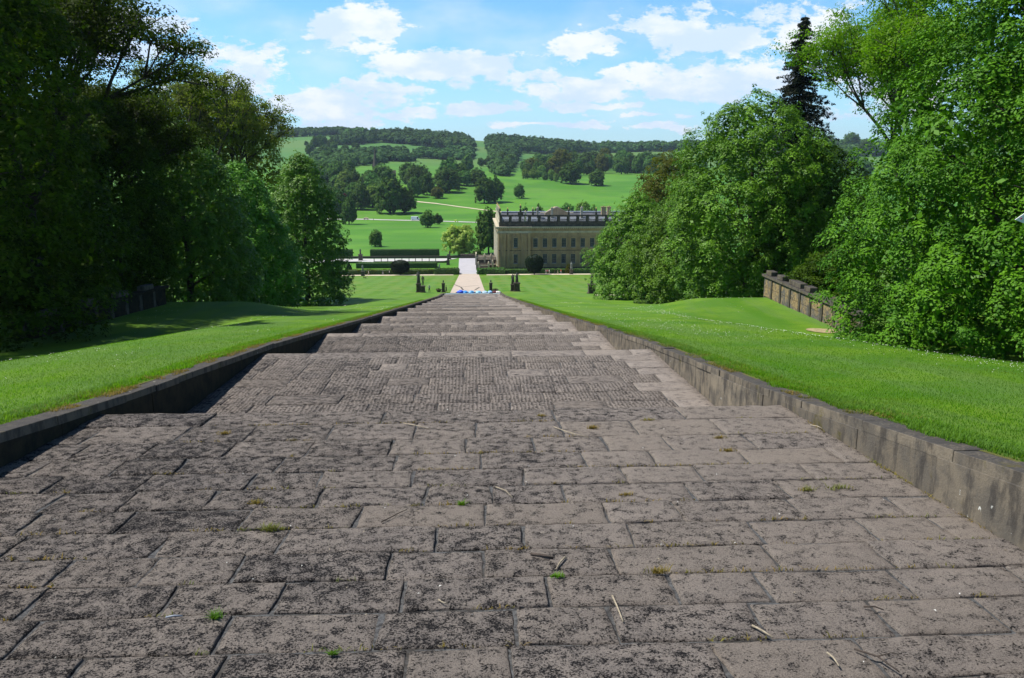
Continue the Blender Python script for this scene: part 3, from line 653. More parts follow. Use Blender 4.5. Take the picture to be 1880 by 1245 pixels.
# ------------------------------------------------------------------ panelled terrace walls beside the lawns
def panelwall(label, xy0, xy1, side, npan, caps):
    root = thing('terrace_wall', label, 'stone wall', (0, 0, 0)); a = Vector((*xy0, 0)); c = Vector((*xy1, 0)); d = (c-a); L = d.length; d.normalize()
    nrm = Vector((-side*abs(d.y), side*d.x*0, 0)).normalized()
    zt = -8.88 if side > 0 else -9.25; ang = math.atan2(d.y, d.x)
    def bx(m_, s0, s1, o0, o1, z0, z1):   # s along, o offset away from the lawn
        off = Vector((side, 0, 0)); vs = []
        for z in (z0, z1):
            for s_, o_ in ((s0, o0), (s1, o0), (s1, o1), (s0, o1)): p = a+d*s_+off*o_; vs.append((p.x, p.y, z))
        m_.add(vs, [(0, 3, 2, 1), (4, 5, 6, 7), (0, 1, 5, 4), (1, 2, 6, 5), (2, 3, 7, 6), (3, 0, 4, 7)])
    m1 = MB(); m2 = MB(); m3 = MB(); m4 = MB(); pw = L/npan
    for i in range(npan):
        s0 = i*pw
        bx(m1, s0+.004, s0+pw-.004, .06, .55, zt-2.6, zt-.18)
        for (u0, u1) in ((.32, .94*pw-.1),):
            bx(m4, s0+u0, s0+u1, .0, .058, zt-.98, zt-.30); bx(m4, s0+u0, s0+u1, .0, .058, zt-1.75, zt-1.02)
        bx(m2, s0-.16, s0+.16, -.05, .057, zt-2.6, zt-.182)
    bx(m3, -.2, L+.2, -.12, .75, zt-.18, zt)
    w = m1.build('wall_core', M['wall'] if side > 0 else M['wallshade'], root); m4.build('panel', M['panel'] if side > 0 else M['wallshade'], root)  # left wall, panels and coping: tree shade painted into the stone colour
    m2.build('pilaster', M['plinth'], root); m3.build('coping', M['wall'] if side > 0 else M['wallshade'], root)
    for (s0, s1) in caps:
        m5 = MB(); bx(m5, s0, s1, .05, .62, zt+.002, zt+.36); m5.build('cap_block', M['wall'], root, bevel=.03)
    return root
panelwall('sunlit panelled sandstone wall with loose cap blocks, right of the lawn', (23.2, 47), (23.9, 66), 1, 9, [(17.4, 18.6), (14.7, 15.9), (10.8, 13.2), (8.9, 10.0), (4.0, 5.0)])
panelwall('shaded panelled stone wall under the trees, left of the lawn', (-26.9, 49), (-23.9, 64), -1, 9, [(2, 3.2), (6, 7.2), (9.5, 10.7), (12.6, 13.8)])
# bare patch in the right lawn
p = G(1513, 608.5, 20)
m_ = MB(); ring = []
for i in range(28):
    a = 2*math.pi*i/28; rr = 1+.12*math.sin(3*a+1); x = p.x+1.0*rr*math.cos(a); y = p.y+1.15*rr*math.sin(a); ring.append((x, y, float(gz(x, y))+.035))
m_.add(ring, [tuple(range(28))]); tag(m_.build('bare_patch', plain('bare_soil', (.30, .25, .13), .95, .3, 3)), kind='structure')
# ------------------------------------------------------------------ grass blades and daisies (uncountable)
def blades(name, P, h, w, m_, rg, lean=.45):
    n = len(P); a = rg.uniform(0, 6.283, n); hh = h*rg.uniform(.5, 1.25, n); dx = np.cos(a); dy = np.sin(a)
    side = np.stack([-dy, dx, np.zeros(n)], -1)*(w*rg.uniform(.7, 1.3, n))[:, None]/2
    la = rg.uniform(.1, lean, n)*hh
    m1 = P+np.stack([dx*la*.4, dy*la*.4, hh*.6], -1); tip = P+np.stack([dx*la*1.3, dy*la*1.3, hh], -1)
    V = np.stack([P-side, P+side, m1+side*.7, m1-side*.7, m1-side*.7, m1+side*.7, tip+side*.08, tip-side*.08], 1).reshape(-1, 3)
    F = np.arange(n*8).reshape(-1, 4); t = np.repeat(rg.random(n), 2)
    return mesh_np(name, V, F, m_, attr={'tone': ('FACE', t)})
rg = np.random.default_rng(77)
def onlawn(n, y0, y1, e0, e1, power=1.):
    y = y0*(y1/y0)**rg.random(n); s = np.where(rg.random(n) < .5, 1, -1); e = e0+(e1-e0)*rg.random(n)**power
    x = np.where(s > 0, 6.32+e, -7.42-e); return np.stack([x, y, gz(x, y)], -1)
P = onlawn(420000, 5.0, 60, 0, 14, 1.4); P = P[rg.random(len(P)) < np.clip((60-P[:, 1])/38, 0, 1)*np.clip((14-np.abs(P[:, 0]+.55)+7)/6, 0, 1)]; tag(blades('lawn_grass', P, .038, .010, M['blade'], rg), kind='stuff')
P = onlawn(120000, 5.0, 120, -.36, .55, 1.); e_ = np.abs(P[:, 0]+.55)-6.87; P = P[(e_ > .02+.75*fbm(P[:, 0]*.3, P[:, 1]*1.3, 4, 61))]
P[:, 2] = T(P[:, 1])+.0; tag(blades('edge_grass', P, .085, .012, M['blade'], rg, .8), kind='stuff')
P = onlawn(60000, 5.0, 110, -.25, .6, 1.4); P = P[fbm(P[:, 0]*.5, P[:, 1]*.9, 3, 66) > .02]
P[:, 2] = T(P[:, 1]); tag(blades('dry_edge_grass', P, .06, .012, M['drygrass'], rg, 1.), kind='stuff')
P = onlawn(11000, 8, 95, .6, 17, 1.); kk = fbm(P[:, 0]*.35+P[:, 1]*.02, P[:, 1]*.12, 3, 71) > .12; P = P[kk]
yy = 12*(70/12)**rg.random(1100); cx = 12.6+rg.normal(0, .7, 1100)+.02*yy; P2 = np.stack([cx, yy, gz(cx, yy)], -1); P = np.concatenate([P, P2])
a = rg.uniform(0, 6.28, len(P)); r_ = (.011+.0006*P[:, 1])[:, None]*.48; ux = np.stack([np.cos(a), np.sin(a), a*0], -1)*r_; uy = np.stack([-np.sin(a), np.cos(a), a*0+.3], -1)*r_
c_ = P+np.array([0, 0, .05]); V = np.stack([c_-ux, c_-uy, c_+ux, c_+uy], 1).reshape(-1, 3)
tag(mesh_np('daisies', V, np.arange(len(V)).reshape(-1, 4), M['daisy']), kind='stuff')
# ------------------------------------------------------------------ litter on the paving
def floorpt(px, py):
    d = ray(px, py); Y = (lipz(15)+.066*15)/(d[2]+.066); return Vector((d[0]*Y, Y, float(zf0(Y))+.012))
def twig(pxs, r, m_, label, name='twig', fork=None):
    b_ = MB(); P = [floorpt(*q)+Vector((0, 0, .012+.012*(i % 2))) for i, q in enumerate(pxs)]
    r *= .62; b_.tube(P, [r*(1-.55*i/len(P)) for i in range(len(P))], 6)
    if fork: Q = [floorpt(*q)+Vector((0, 0, .02)) for q in fork]; b_.tube(Q, [r*.6, r*.35, r*.2][:len(Q)], 5)
    c = sum(P, Vector())/len(P); o = b_.build(name, m_, smooth=True); o.data.transform(Matrix.Translation(-c)); o.location = c
    tag(o, label, 'twig', 'fallen twigs on the paving')
twig([(740, 779), (765, 785), (790, 790)], .016, M['twig'], 'pale twig on the edge slab left of centre')
twig([(1016, 786), (1045, 798), (1082, 806)], .016, M['twig'], 'long pale twig near the centre of the top row', fork=[(1045, 798), (1060, 795), (1070, 800)])
twig([(910, 897), (928, 905), (941, 917)], .014, M['twig'], 'short curved pale twig in the middle of the paving')
twig([(975, 1021), (995, 1025), (1016, 1028)], .030, M['twigd'], 'thick dark stick lying across a slab')
twig([(1037, 1027), (1028, 1038), (1021, 1049)], .018, M['twig'], 'flat bark sliver beside the thick dark stick')
twig([(1124, 1098), (1133, 1120), (1144, 1146)], .018, M['twig'], 'pale curved twig pointing down the slab, right of centre')
twig([(1381, 1153), (1400, 1165), (1418, 1175)], .018, M['twig'], 'short straight twig near the bottom right')
twig([(1568, 1196), (1610, 1212), (1650, 1238)], .016, M['twigd'], 'long thin dark twig at the bottom right', fork=[(1610, 1212), (1635, 1205), (1650, 1208)])
twig([(1518, 1203), (1530, 1215), (1540, 1228)], .016, M['twig'], 'stubby twig left of the long dark twig')
twig([(1585, 1118), (1605, 1120), (1622, 1124)], .016, M['twigd'], 'dark twig on the rough slab at lower right')
twig([(700, 962), (730, 948), (748, 938)], .012, M['twigd'], 'thin dark twig left of the mossy joint')
twig([(1488, 783), (1500, 786), (1509, 789)], .018, M['twig'], 'small pale twig by the right wall')
twig([(805, 1105), (812, 1112), (824, 1113)], .012, M['twig'], 'tiny hooked twig on the slab below centre')
twig([(305, 1138), (320, 1137), (336, 1135)], .018, M['lead'], 'pale straight stick left of the green weed')
def weed(px, py, m_, label, h, n, name='grass_tuft', spread=.09):
    r2 = np.random.default_rng(int(px*7+py)); c = floorpt(px, py)
    P = np.stack([r2.normal(0, spread*.55, n), r2.normal(0, spread*.22, n), np.full(n, -.01)], -1)
    o = blades(name, P, h*.75, .010, m_, r2, 1.4); o.location = c; tag(o, label, 'weed', 'weeds in the paving joints')
weed(395, 1136, M['blade'], 'bright green weed sprouting in the lower left paving', .075, 90, spread=.05)
weed(497, 974, M['drygrass'], 'wide dry tuft on a joint at middle left', .09, 130); weed(470, 925, M['drygrass'], 'dry tuft just above the wide dry tuft', .06, 80)
weed(412, 797, M['drygrass'], 'dry tuft near the top left of the paving', .07, 90); weed(1088, 787, M['drygrass'], 'dry tuft beside the long pale twig', .07, 110)
weed(1190, 773, M['drygrass'], 'dry tuft on the edge slab right of centre', .06, 90); weed(1320, 805, M['drygrass'], 'yellow tuft below the edge slab on the right', .06, 70)
weed(1338, 829, M['drygrass'], 'orange tuft one row below the yellow tuft', .07, 80); weed(1210, 1052, M['drygrass'], 'dry tuft at a corner joint right of centre', .08, 90)
weed(1482, 901, M['drygrass'], 'dry tuft on the fourth row at right', .07, 80); weed(1538, 897, M['drygrass'], 'dry tuft nearest the right wall', .07, 90, spread=.14)
weed(848, 928, M['blade'], 'small green tuft in a joint at centre', .07, 60, spread=.04); weed(1682, 882, M['blade'], 'green weed at the foot of the right wall', .14, 130, spread=.07)
weed(1022, 1060, M['blade'], 'faint green tuft below the thick stick', .05, 60, spread=.06); weed(610, 1203, M['blade'], 'tiny green weed at bottom left of centre', .06, 60, spread=.03)
weed(1150, 909, M['drygrass'], 'small brown tuft right of the mid joint', .05, 60); weed(993, 764, M['drygrass'], 'tuft on the lip of the edge slab', .05, 60)
rg = np.random.default_rng(81); P = []
for yr in ROWS0[:-6]:
    x = rg.uniform(-6.8, 5.8, 420); x = x[fbm(x*1.3+yr*3, x*0+yr, 4, 91) > .10]; y = yr+rg.normal(0, .012, len(x)); P.append(np.stack([x, y, zf0(y)-.012], -1))
y = rg.uniform(5, 14.8, 900); x = BX1-.03+rg.normal(0, .03, 900); kk = fbm(y*1.5, y*0, 4, 93) > .0; P.append(np.stack([x, y, zf0(y)-.01], -1)[kk])
tag(blades('joint_moss', np.concatenate(P), .035, .012, M['drygrass'], rg, 1.6), kind='stuff')
rg = np.random.default_rng(8); lf = MB()
for i in range(150):
    x = rg.uniform(-6.8, 5.8); y = rg.uniform(4, 15); s_ = rg.uniform(.006, .02); z = float(zf0(y))+.018; a = rg.uniform(0, 6.28)
    c, s2 = math.cos(a)*s_, math.sin(a)*s_; lf.add([(x-c, y-s2, z), (x+s2*.5, y-c*.5, z+.008), (x+c, y+s2, z), (x-s2*.5, y+c*.5, z+.01)], [(0, 1, 2, 3)], 0 if rg.random() < .35 else 1)
tag(lf.build('leaf_litter', [M['daisy'], M['twig']]), kind='stuff')
# ------------------------------------------------------------------ the house
HY = 315.
hx = lambda px: at(px, 450, HY)[0]
hzz = lambda py: at(940, py, HY)[2]
house = thing('stately_house', 'large honey stone mansion with dark sooty parapet, balustrade and rows of tall windows', 'house', (0, 0, 0))
X0 = hx(917); X1 = 66.; ZB = -41.0; ZC = hzz(418); ZP = hzz(408.5); ZBT = hzz(394.5); ZA = hzz(427); HD = 50.
w = MB(); w.box(X0, X1, HY, HY+HD, ZB-3, ZC); w.build('wall', M['house'], house)
xb1 = hx(956.5); xb2 = hx(975)      # projecting end bay
w = MB(); w.box(X0-.35, xb2, HY-.75, HY-.003, ZB-3, ZC-.01); w.box(X0-.35, X0-.003, HY-.003, HY+HD, ZB-3, ZC-.01); w.build('end_bay', M['house'], house)
# entablature
e = MB(); e.box(X0-.8, X1+.3, HY-.12, HY-.005, ZA-.15, ZA+.5); e.box(X0-.9, xb2+.1, HY-1.0, HY-.752, ZA-.2, ZA+.6)
e.box(X0-1.3, xb2+.3, HY-1.7, HY+1, ZC-.02, ZC+.45); e.box(xb2+.302, X1+.9, HY-1.1, HY+1, ZC-.03, ZC+.42); e.box(X0-1.4, X0+1, HY+1.003, HY+HD+1, ZC-.02, ZC+.44)
for i in range(70): x = X0-.5+i*.78; e.box(x, x+.32, HY-1.05 if x > xb2 else HY-1.35, HY-.13 if x > xb2 else HY-.76, ZC-.45, ZC-.04)
for i in range(55): y = HY+.2+i*.9; e.box(X0-1.1, X0-.36, y, y+.4, ZC-.5, ZC-.04)
e.build('cornice', M['pale_stone'], house)
e = MB(); e.box(X0-.3, X1, HY-.1, HY-.004, hzz(460.5), hzz(459)); e.box(X0-.4, xb2+.02, HY-.85, HY-.753, hzz(460.5), hzz(459)); e.box(X0-.5, X1, HY-.35, HY-.006, ZB-1, hzz(491)); e.box(X0-.6, xb2+.1, HY-1.05, HY-.754, ZB-1, hzz(491)); e.build('string_course', M['plinth'], house)
# parapet wall, sooty
e = MB(); e.box(X0-.15, xb2+.2, HY-.65, HY-.1, ZC+.452, ZP); e.box(xb2+.202, X1, HY-.45, HY+.3, ZC+.43, ZP-.05); e.build('parapet', M['soot'], house)
e = MB(); e.box(X0-.2, X0+.45, HY+.05, HY+HD, ZC+.46, ZP+.2); e.build('side_parapet', M['pale_stone'], house)
# balustrade: solid dies, rails, balusters
bal = MB(); y0, y1 = HY-.55, HY+.15
bal.box(X0, X1, y0, y1, ZP+.003, ZP+.45); bal.box(X0, X1, y0-.05, y1+.05, ZBT-.42, ZBT)
xs = X0; k_ = 0
while xs < X1:
    bal.box(xs, xs+1.1, y0+.02, y1-.02, ZP+.452, ZBT-.423)
    for j in range(7): c = xs+1.1+.37*(j+.7); bal.lathe(c, (y0+y1)/2, [(.10, ZP+.45), (.17, ZP+.9), (.07, ZP+1.6), (.12, ZBT-.43)], 6)
    xs += 3.7
bal.build('balustrade', M['soot'], house)
bal = MB(); bal.box(X0-.1, X0+.45, HY+.2, HY+HD, ZBT-.4, ZBT)
for i in range(70): bal.lathe(X0+.17, HY+.6+i*.7, [(.11, ZP+.2), (.17, ZP+.8), (.08, ZP+1.6), (.12, ZBT-.4)], 6)
bal.build('side_balustrade', M['pale_stone'], house)
# roofs
r = MB(); r.box(X0+.5, X1, HY+.35, HY+HD-.5, ZC, ZP-.25); r.build('flat_roof', M['lead'], house)
r = MB()
for (xa, xb) in ((X0+1.2, X0+12), (xb2+2, X1)):
    yb_, zr = HY+2.2, ZP+1.0; r.add([(xa, yb_, ZP-.24), (xb, yb_, ZP-.24), (xb, yb_+9, ZP-.24), (xa, yb_+9, ZP-.24), (xa+2, yb_+4.5, zr+.7), (xb-2, yb_+4.5, zr+.7)], [(0, 1, 5, 4), (2, 3, 4, 5), (3, 0, 4), (1, 2, 5), (0, 3, 2, 1)])
r.build('lead_hip_roof', M['lead'], house)
BY = HY+38
r = MB(); zt = at(1000, 390.5, BY)[2]; xa, xb = at(921, 390, BY)[0], X1
r.add([(xa, BY-1, ZP-.2), (xb, BY-1, ZP-.2), (xb, BY+9, ZP-.2), (xa, BY+9, ZP-.2), (xa, BY+2.5, zt), (xb, BY+2.5, zt), (xb, BY+5, zt), (xa, BY+5, zt)], [(0, 1, 5, 4), (4, 5, 6, 7), (6, 5, 1, 2), (2, 3, 7, 6), (3, 0, 4, 7), (0, 3, 2, 1)])
r.build('slate_roof', M['slate'], house)
r = MB(); r.box(xa, xb, BY+2.2, BY+5.3, zt+.004, zt+.35); r.build('lead_ridge', M['lead'], house)
pa, pb_, pc = at(1001, 391, BY-1.5), at(1022, 380, BY-1.5), at(1043, 391, BY-1.5)
r = MB(); dz = -4.; r.add([(pa[0], BY-1.5, pa[2]+dz), (pc[0], BY-1.5, pc[2]+dz), (pc[0], BY-1.5, pc[2]), (pb_[0]+.8, BY-1.5, pb_[2]), (pb_[0]-.8, BY-1.5, pb_[2]), (pa[0], BY-1.5, pa[2]),
    (pa[0], BY+2, pa[2]+dz), (pc[0], BY+2, pc[2]+dz), (pc[0], BY+2, pc[2]), (pb_[0]+.8, BY+2, pb_[2]), (pb_[0]-.8, BY+2, pb_[2]), (pa[0], BY+2, pa[2])],
    [(0, 1, 2, 3, 4, 5), (11, 10, 9, 8, 7, 6), (2, 8, 9, 3), (3, 9, 10, 4), (4, 10, 11, 5), (5, 11, 6, 0), (1, 7, 8, 2), (0, 6, 7, 1)])
r.build('pediment', M['house'], house)
r = MB()
for (p0, p1) in ((pa, pb_), (pb_, pc)):
    q0 = Vector(p0)+Vector((0, -.3, .12)); q1 = Vector(p1)+Vector((0, -.3, .12)); r.tube([q0-Vector((2.2, 0, 0))*(p0 is pa), q0, q1], [.24]*3, 6) if p0 is pa else r.tube([q0, q1, q1+Vector((2.2, 0, 0))], [.24]*3, 6)
r.build('pediment_coping', M['pale_stone'], house)
# chimneys and roof urns
def chim(px, pt, pbm, w_, Y, m_, name='chimney'):
    c = at(px, pt, Y); zb = at(px, pbm, Y)[2]; q = MB(); q.box(c[0]-w_/2, c[0]+w_/2, Y-w_/2, Y+w_/2, zb-1, c[2]-.35); q.box(c[0]-w_/2-.15, c[0]+w_/2+.15, Y-w_/2-.15, Y+w_/2+.15, c[2]-.347, c[2]-.1); q.lathe(c[0], Y, [(.28, c[2]-.1), (.22, c[2]+.25)], 8)
    return q.build(name, m_, house)
for px, pt, pbm, w_, Y in ((987, 381, 396, .75, HY+6), (1013.5, 381, 396, .75, HY+6), (1068, 380, 396, .8, HY+6)): chim(px, pt, pbm, w_, Y, M['pale_stone'])
for px, pt, pbm, w_, Y in ((1108, 379, 400, 1.7, HY+8), (1118, 379, 400, 1.5, HY+22)): chim(px, pt, pbm, w_, Y, M['house'])
def urn(x, y, z, s=1., m_='soot', gilt=True):
    q = MB(); q.box(x-.38*s, x+.38*s, y-.38*s, y+.38*s, z, z+.9*s); q.box(x-.46*s, x+.46*s, y-.46*s, y+.46*s, z+.902*s, z+1.02*s)
    q.lathe(x, y, [(.22*s, z+1.02*s), (.10*s, z+1.2*s), (.36*s, z+1.6*s), (.44*s, z+1.95*s), (.30*s, z+2.2*s), (.12*s, z+2.4*s)], 10); u = q.build('urn', M[m_], house)
    q = MB(); q.lathe(x, y, [(.13*s, z+2.402*s), (.24*s, z+2.6*s), (.14*s, z+2.85*s), (.02*s, z+3.05*s)], 8); q.build('finial', M['gilt'] if gilt else M[m_], u)
for x, y in ((X0+.2, HY-.2), (X0+.2, HY+9), (X0+.2, HY+18), (X0+.2, HY+27), (X0+.2, HY+36)): urn(x, y, ZBT+.005, 1.0, 'pale_stone' if y > HY else 'soot')
for px in (932, 978, 1043, 1093): urn(hx(px), HY-.2, ZBT+.005, .95)
q = MB(); c = hx(955.5); q.box(c-1.0, c+1.0, HY-.6, HY+1.0, ZBT+.004, ZBT+1.1); q.build('corner_pier', M['soot'], house); urn(c, HY, ZBT+1.105, 1.0); 
q = MB(); c = hx(964.5); q.box(c-.35, c+.35, HY-.35, HY+.35, ZP+.46, ZBT+.9); q.lathe(c, HY, [(.45, ZBT+.9), (.3, ZBT+1.3), (.1, ZBT+1.7)], 8); q.build('pale_pier', M['pale_stone'], house)
# pilasters
def pil(x, y, z0, z1, w_=1.0):
    q = MB(); q.box(x-w_/2, x+w_/2, y-.32, y-.004, z0, z1-.9); q.box(x-w_/2-.14, x+w_/2+.14, y-.44, y-.005, z1-.897, z1); q.box(x-w_/2-.14, x+w_/2+.14, y-.46, y-.006, z0-.6, z0-.003); q.build('pilaster', M['house'], house)
for px in (920.5, 926, 933.5, 959, 964.5, 971): pil(hx(px), HY-.75, hzz(488), ZA-.22, 1.0)
for i in range(7): # south side half columns
    y = HY+3+i*7.4; q = MB(); q.lathe(X0-.45, y, [(.62, ZB+2), (.55, hzz(489)), (.48, ZA-.6), (.7, ZA-.2)], 10); q.build('half_column', M['pale_stone'], house)
# windows
def window(x, y, z0, z1, w_, facing='E'):
    f = MB(); t = .22
    def bx(m_, a0, a1, d0, d1, z0_, z1_):
        if facing == 'E': m_.box(a0, a1, y-d1, y-d0, z0_, z1_)
        else: m_.box(x-d1, x-d0, a0, a1, z0_, z1_)
    c = x if facing == 'E' else y
    bx(f, c-w_/2-.42, c-w_/2, .004, .30, z0-.05, z1+.30); bx(f, c+w_/2, c+w_/2+.42, .004, .30, z0-.05, z1+.30)
    bx(f, c-w_/2, c+w_/2, .004, .29, z1, z1+.30); bx(f, c-.35, c+.35, .005, .40, z1+.303, z1+1.0)
    fr = f.build('window', M['house'], house)
    s = MB(); bx(s, c-w_/2-.6, c+w_/2+.6, .005, .5, z0-.35, z0-.053); bx(s, c-w_/2-.5, c+w_/2+.5, .006, .3, z0-1.0, z0-.353); s.build('sill', M['house'], fr)
    g_ = MB(); bx(g_, c-w_/2, c+w_/2, .006, .06, z0, z1); g_.build('pane', M['glass'], fr)
    b_ = MB()
    bx(b_, c-w_/2+.002, c-w_/2+.07, .061, .14, z0, z1); bx(b_, c+w_/2-.07, c+w_/2-.002, .061, .14, z0, z1); bx(b_, c-w_/2+.12, c+w_/2-.12, .061, .14, z0, z0+.2); bx(b_, c-w_/2+.12, c+w_/2-.12, .061, .14, z1-.10, z1)
    for j in (1, 2): xx = c-w_/2+w_*j/3; bx(b_, xx-.016, xx+.016, .061, .10, z0+.28, z1-.1)
    for j in range(1, 6): zz = z0+(z1-z0)*j/6; bx(b_, c-w_/2+.12, c+w_/2-.12, .061, .105, zz-.018, zz+.018)
    b_.build('sash_bars', M['white_paint'], fr)
U0, U1 = hzz(454.5), hzz(436.5); L0_, L1_ = hzz(484), hzz(466.5)
window(hx(946.5), HY-.75, U0, U1, 1.6); window(hx(946.5), HY-.75, L0_, L1_, 1.6)
xw = hx(983)
while xw < X1-2:
    window(xw, HY, U0, U1-.2, 1.75); window(xw, HY, L0_, L1_, 1.75)
    q = MB(); q.box(xw-.6, xw+.6, HY-.36, HY-.352, ZB-.4, ZB+.35); q.build('basement_window', M['glass'], house)
    xw += 3.66
for i in range(6): window(X0-.35, HY+6.7+i*7.4, U0, U1, 1.6, 'S'); window(X0-.35, HY+6.7+i*7.4, L0_, L1_, 1.6, 'S')
# terrace stair left of the house
ts = thing('garden_staircase', 'stone terrace stair with gold-lit piers at the left foot of the mansion', 'stone stair', (0, 0, 0))
A0, A1 = at(874, 480, 322)[0], X0-1.2
q = MB(); zt0 = at(880, 472.5, 322)[2]; zt1 = at(880, 486, 318)[2]
q.box(A0, A1, 324, 342, ZB-4, zt0-1.2); q.build('terrace_block', M['plinth'], ts)
q = MB(); q.box(A0+1.0, A0+5.2, 318, 323.9, ZB-4, zt1-1.1); q.box(A0+5.3, A1, 318.5, 323.9, ZB-4, zt1-.2)
for j in range(8): q.box(A0+1.5, A0+4.8, 323.9-.01-j*.7, 323.9-j*.7+.6, zt1-1.1, zt1-1.0+(8-j)*.17)
q.build('stair_flight', M['plinth'], ts)
q = MB(); q.box(A0-.1, A1, 323.6, 324.1, zt0-.25, zt0); q.box(A0-.2, A0+.3, 324.2, 342, zt0-.25, zt0); q.box(A0+.9, A0+5.2, 317.7, 318.1, zt1-.35, zt1-.12)
for j in range(17): q.lathe(A0+.4+j*.5, 323.85, [(.10, zt0-1.2), (.15, zt0-.9), (.07, zt0-.25)], 6)
q.build('balustrade_rail', M['pale_stone'], ts)
for x, y, zt_, h in ((A0, 324, zt0, 3.2), (A0+3.4, 324, zt0, 3.4), (A0+6.0, 324, zt0, 3.2), (A0+.9, 317.8, zt1, 2.2), (A0+4.9, 317.8, zt1, 2.2), (A0+6.5, 318.2, zt1+.6, 3.0)):
    q = MB(); q.box(x-.32, x+.32, y-.32, y+.32, zt_-h, zt_+.25); q.box(x-.42, x+.42, y-.42, y+.42, zt_+.252, zt_+.4); q.lathe(x, y, [(.2, zt_+.4), (.36, zt_+.8), (.25, zt_+1.1), (.05, zt_+1.35)], 8); q.build('pier', M['pale_stone'], ts)
# ------------------------------------------------------------------ hedges, beds
def hedge(name, label, x0, x1, y0, y1, h, m_, seed, cat='hedge', card=.16, dens=10, group=None, sink=.3, wob=.06, fol='far_dark'):
    rg = np.random.default_rng(seed); o = thing(name, label, cat, ((x0+x1)/2, (y0+y1)/2, float(gz((x0+x1)/2, (y0+y1)/2))), 0, group)
    L, D = x1-x0, y1-y0; cx, cy = (x0+x1)/2, (y0+y1)/2; zc = o.location.z
    nx, ny, nz = max(6, int(L/.7)), max(3, int(D/.7)), max(3, int(h/.5)); V = []; F = []
    def sheet(P):
        b0 = sum(len(v) for v in V); r, c = P.shape[:2]; V.append(P.reshape(-1, 3)); ii = np.arange(r*c).reshape(r, c)+b0
        F.append(np.stack([ii[:-1, :-1], ii[:-1, 1:], ii[1:, 1:], ii[1:, :-1]], -1).reshape(-1, 4))
    def P3(a, b_, c): 
        X = a*L-L/2; Y = b_*D-D/2; g0 = gz(X+cx, Y+cy)-zc; Z = g0-sink+c*(h+sink); Xw = X+wob*2*fbm(X+Y*1.3, Z*2+Y, 3, seed); Yw = Y+wob*2*fbm(X*1.1, Z*2+Y, 3, seed+1); Zw = Z+wob*2*fbm(X*1.2, Y*1.2, 3, seed+2)*c
        return np.stack([Xw, Yw, Zw], -1)
    a, b_ = np.meshgrid(np.linspace(0, 1, nx), np.linspace(0, 1, ny)); sheet(P3(a, b_, np.ones_like(a)))
    for bb in (0, 1): a, c = np.meshgrid(np.linspace(0, 1, nx), np.linspace(0, 1, nz)); sheet(P3(a, np.full_like(a, bb), c))
    for aa in (0, 1): b2, c = np.meshgrid(np.linspace(0, 1, ny), np.linspace(0, 1, nz)); sheet(P3(np.full_like(b2, aa), b2, c))
    mesh_np('hedge_body', np.concatenate(V), np.concatenate(F), M[m_], o, smooth=True)
    n = int(dens*(L*D+2*L*h+2*D*h)); u = rg.random(n); a = rg.random(n); b2 = rg.random(n); c = rg.random(n)
    A = L*D; B_ = L*h; tot = A+2*B_+2*D*h; s1, s2, s3 = A/tot, (A+B_)/tot, (A+2*B_)/tot
    c = np.where(u < s1, 1, c); b2 = np.where((u >= s1) & (u < s2), 0, np.where((u >= s2) & (u < s3), 1, b2)); a = np.where(u >= s3, np.round(a), a)
    V, F, t = leaves(rg, P3(a, b2, c), np.full(n, card*.5), 3, card, 1, .3)
    mesh_np('foliage', V, F, M[fol], o, attr={'tone': ('FACE', t)}); return o
px2x = lambda px, Y: ray(px, 480)[0]*Y
hedge('clipped_hedge', 'long tall clipped hedge behind the pale walk, left of the rounded yellow-green tree', px2x(680, 402), px2x(806, 402), 402, 406.5, 3.9, 'hedge', 1, card=.35, dens=4, fol='far_mid')
hedge('clipped_hedge', 'short end of clipped hedge emerging from behind the left trees', px2x(590, 402), px2x(646, 402), 402, 406.5, 3.9, 'hedge', 2, card=.35, dens=4, fol='far_mid')
hedge('clipped_hedge', 'low broad clipped hedge behind the dark round yew', px2x(654, 335), px2x(801, 335), 334, 344, 2.0, 'hedge', 3, card=.3, dens=4, fol='far_mid')
hedge('flower_border', 'brown and dark green border along the left gravel path', px2x(600, 304), px2x(800, 304), 303.5, 309, 1.6, 'hedge', 4, 'flower border', .35, 7, wob=.4, fol='leaf_brown')
hedge('shrub_border', 'uneven dark shrubs at the left corner where the paths meet', px2x(797, 300), px2x(841, 300), 300, 309, 1.9, 'hedge', 5, 'shrub', .35, 8, wob=.7, fol='far_dark')
hedge('shrub_border', 'uneven green shrubs at the right corner in front of the garden staircase', px2x(877, 299), px2x(926, 299), 299, 308, 1.9, 'hedge', 6, 'shrub', .35, 8, wob=.7, fol='far_mid')
hedge('flower_border', 'green border at the foot of the mansion wall', px2x(928, 303), px2x(1120, 303), 303.5, 309, 1.5, 'hedge', 7, 'flower border', .35, 7, wob=.35, fol='far_mid')
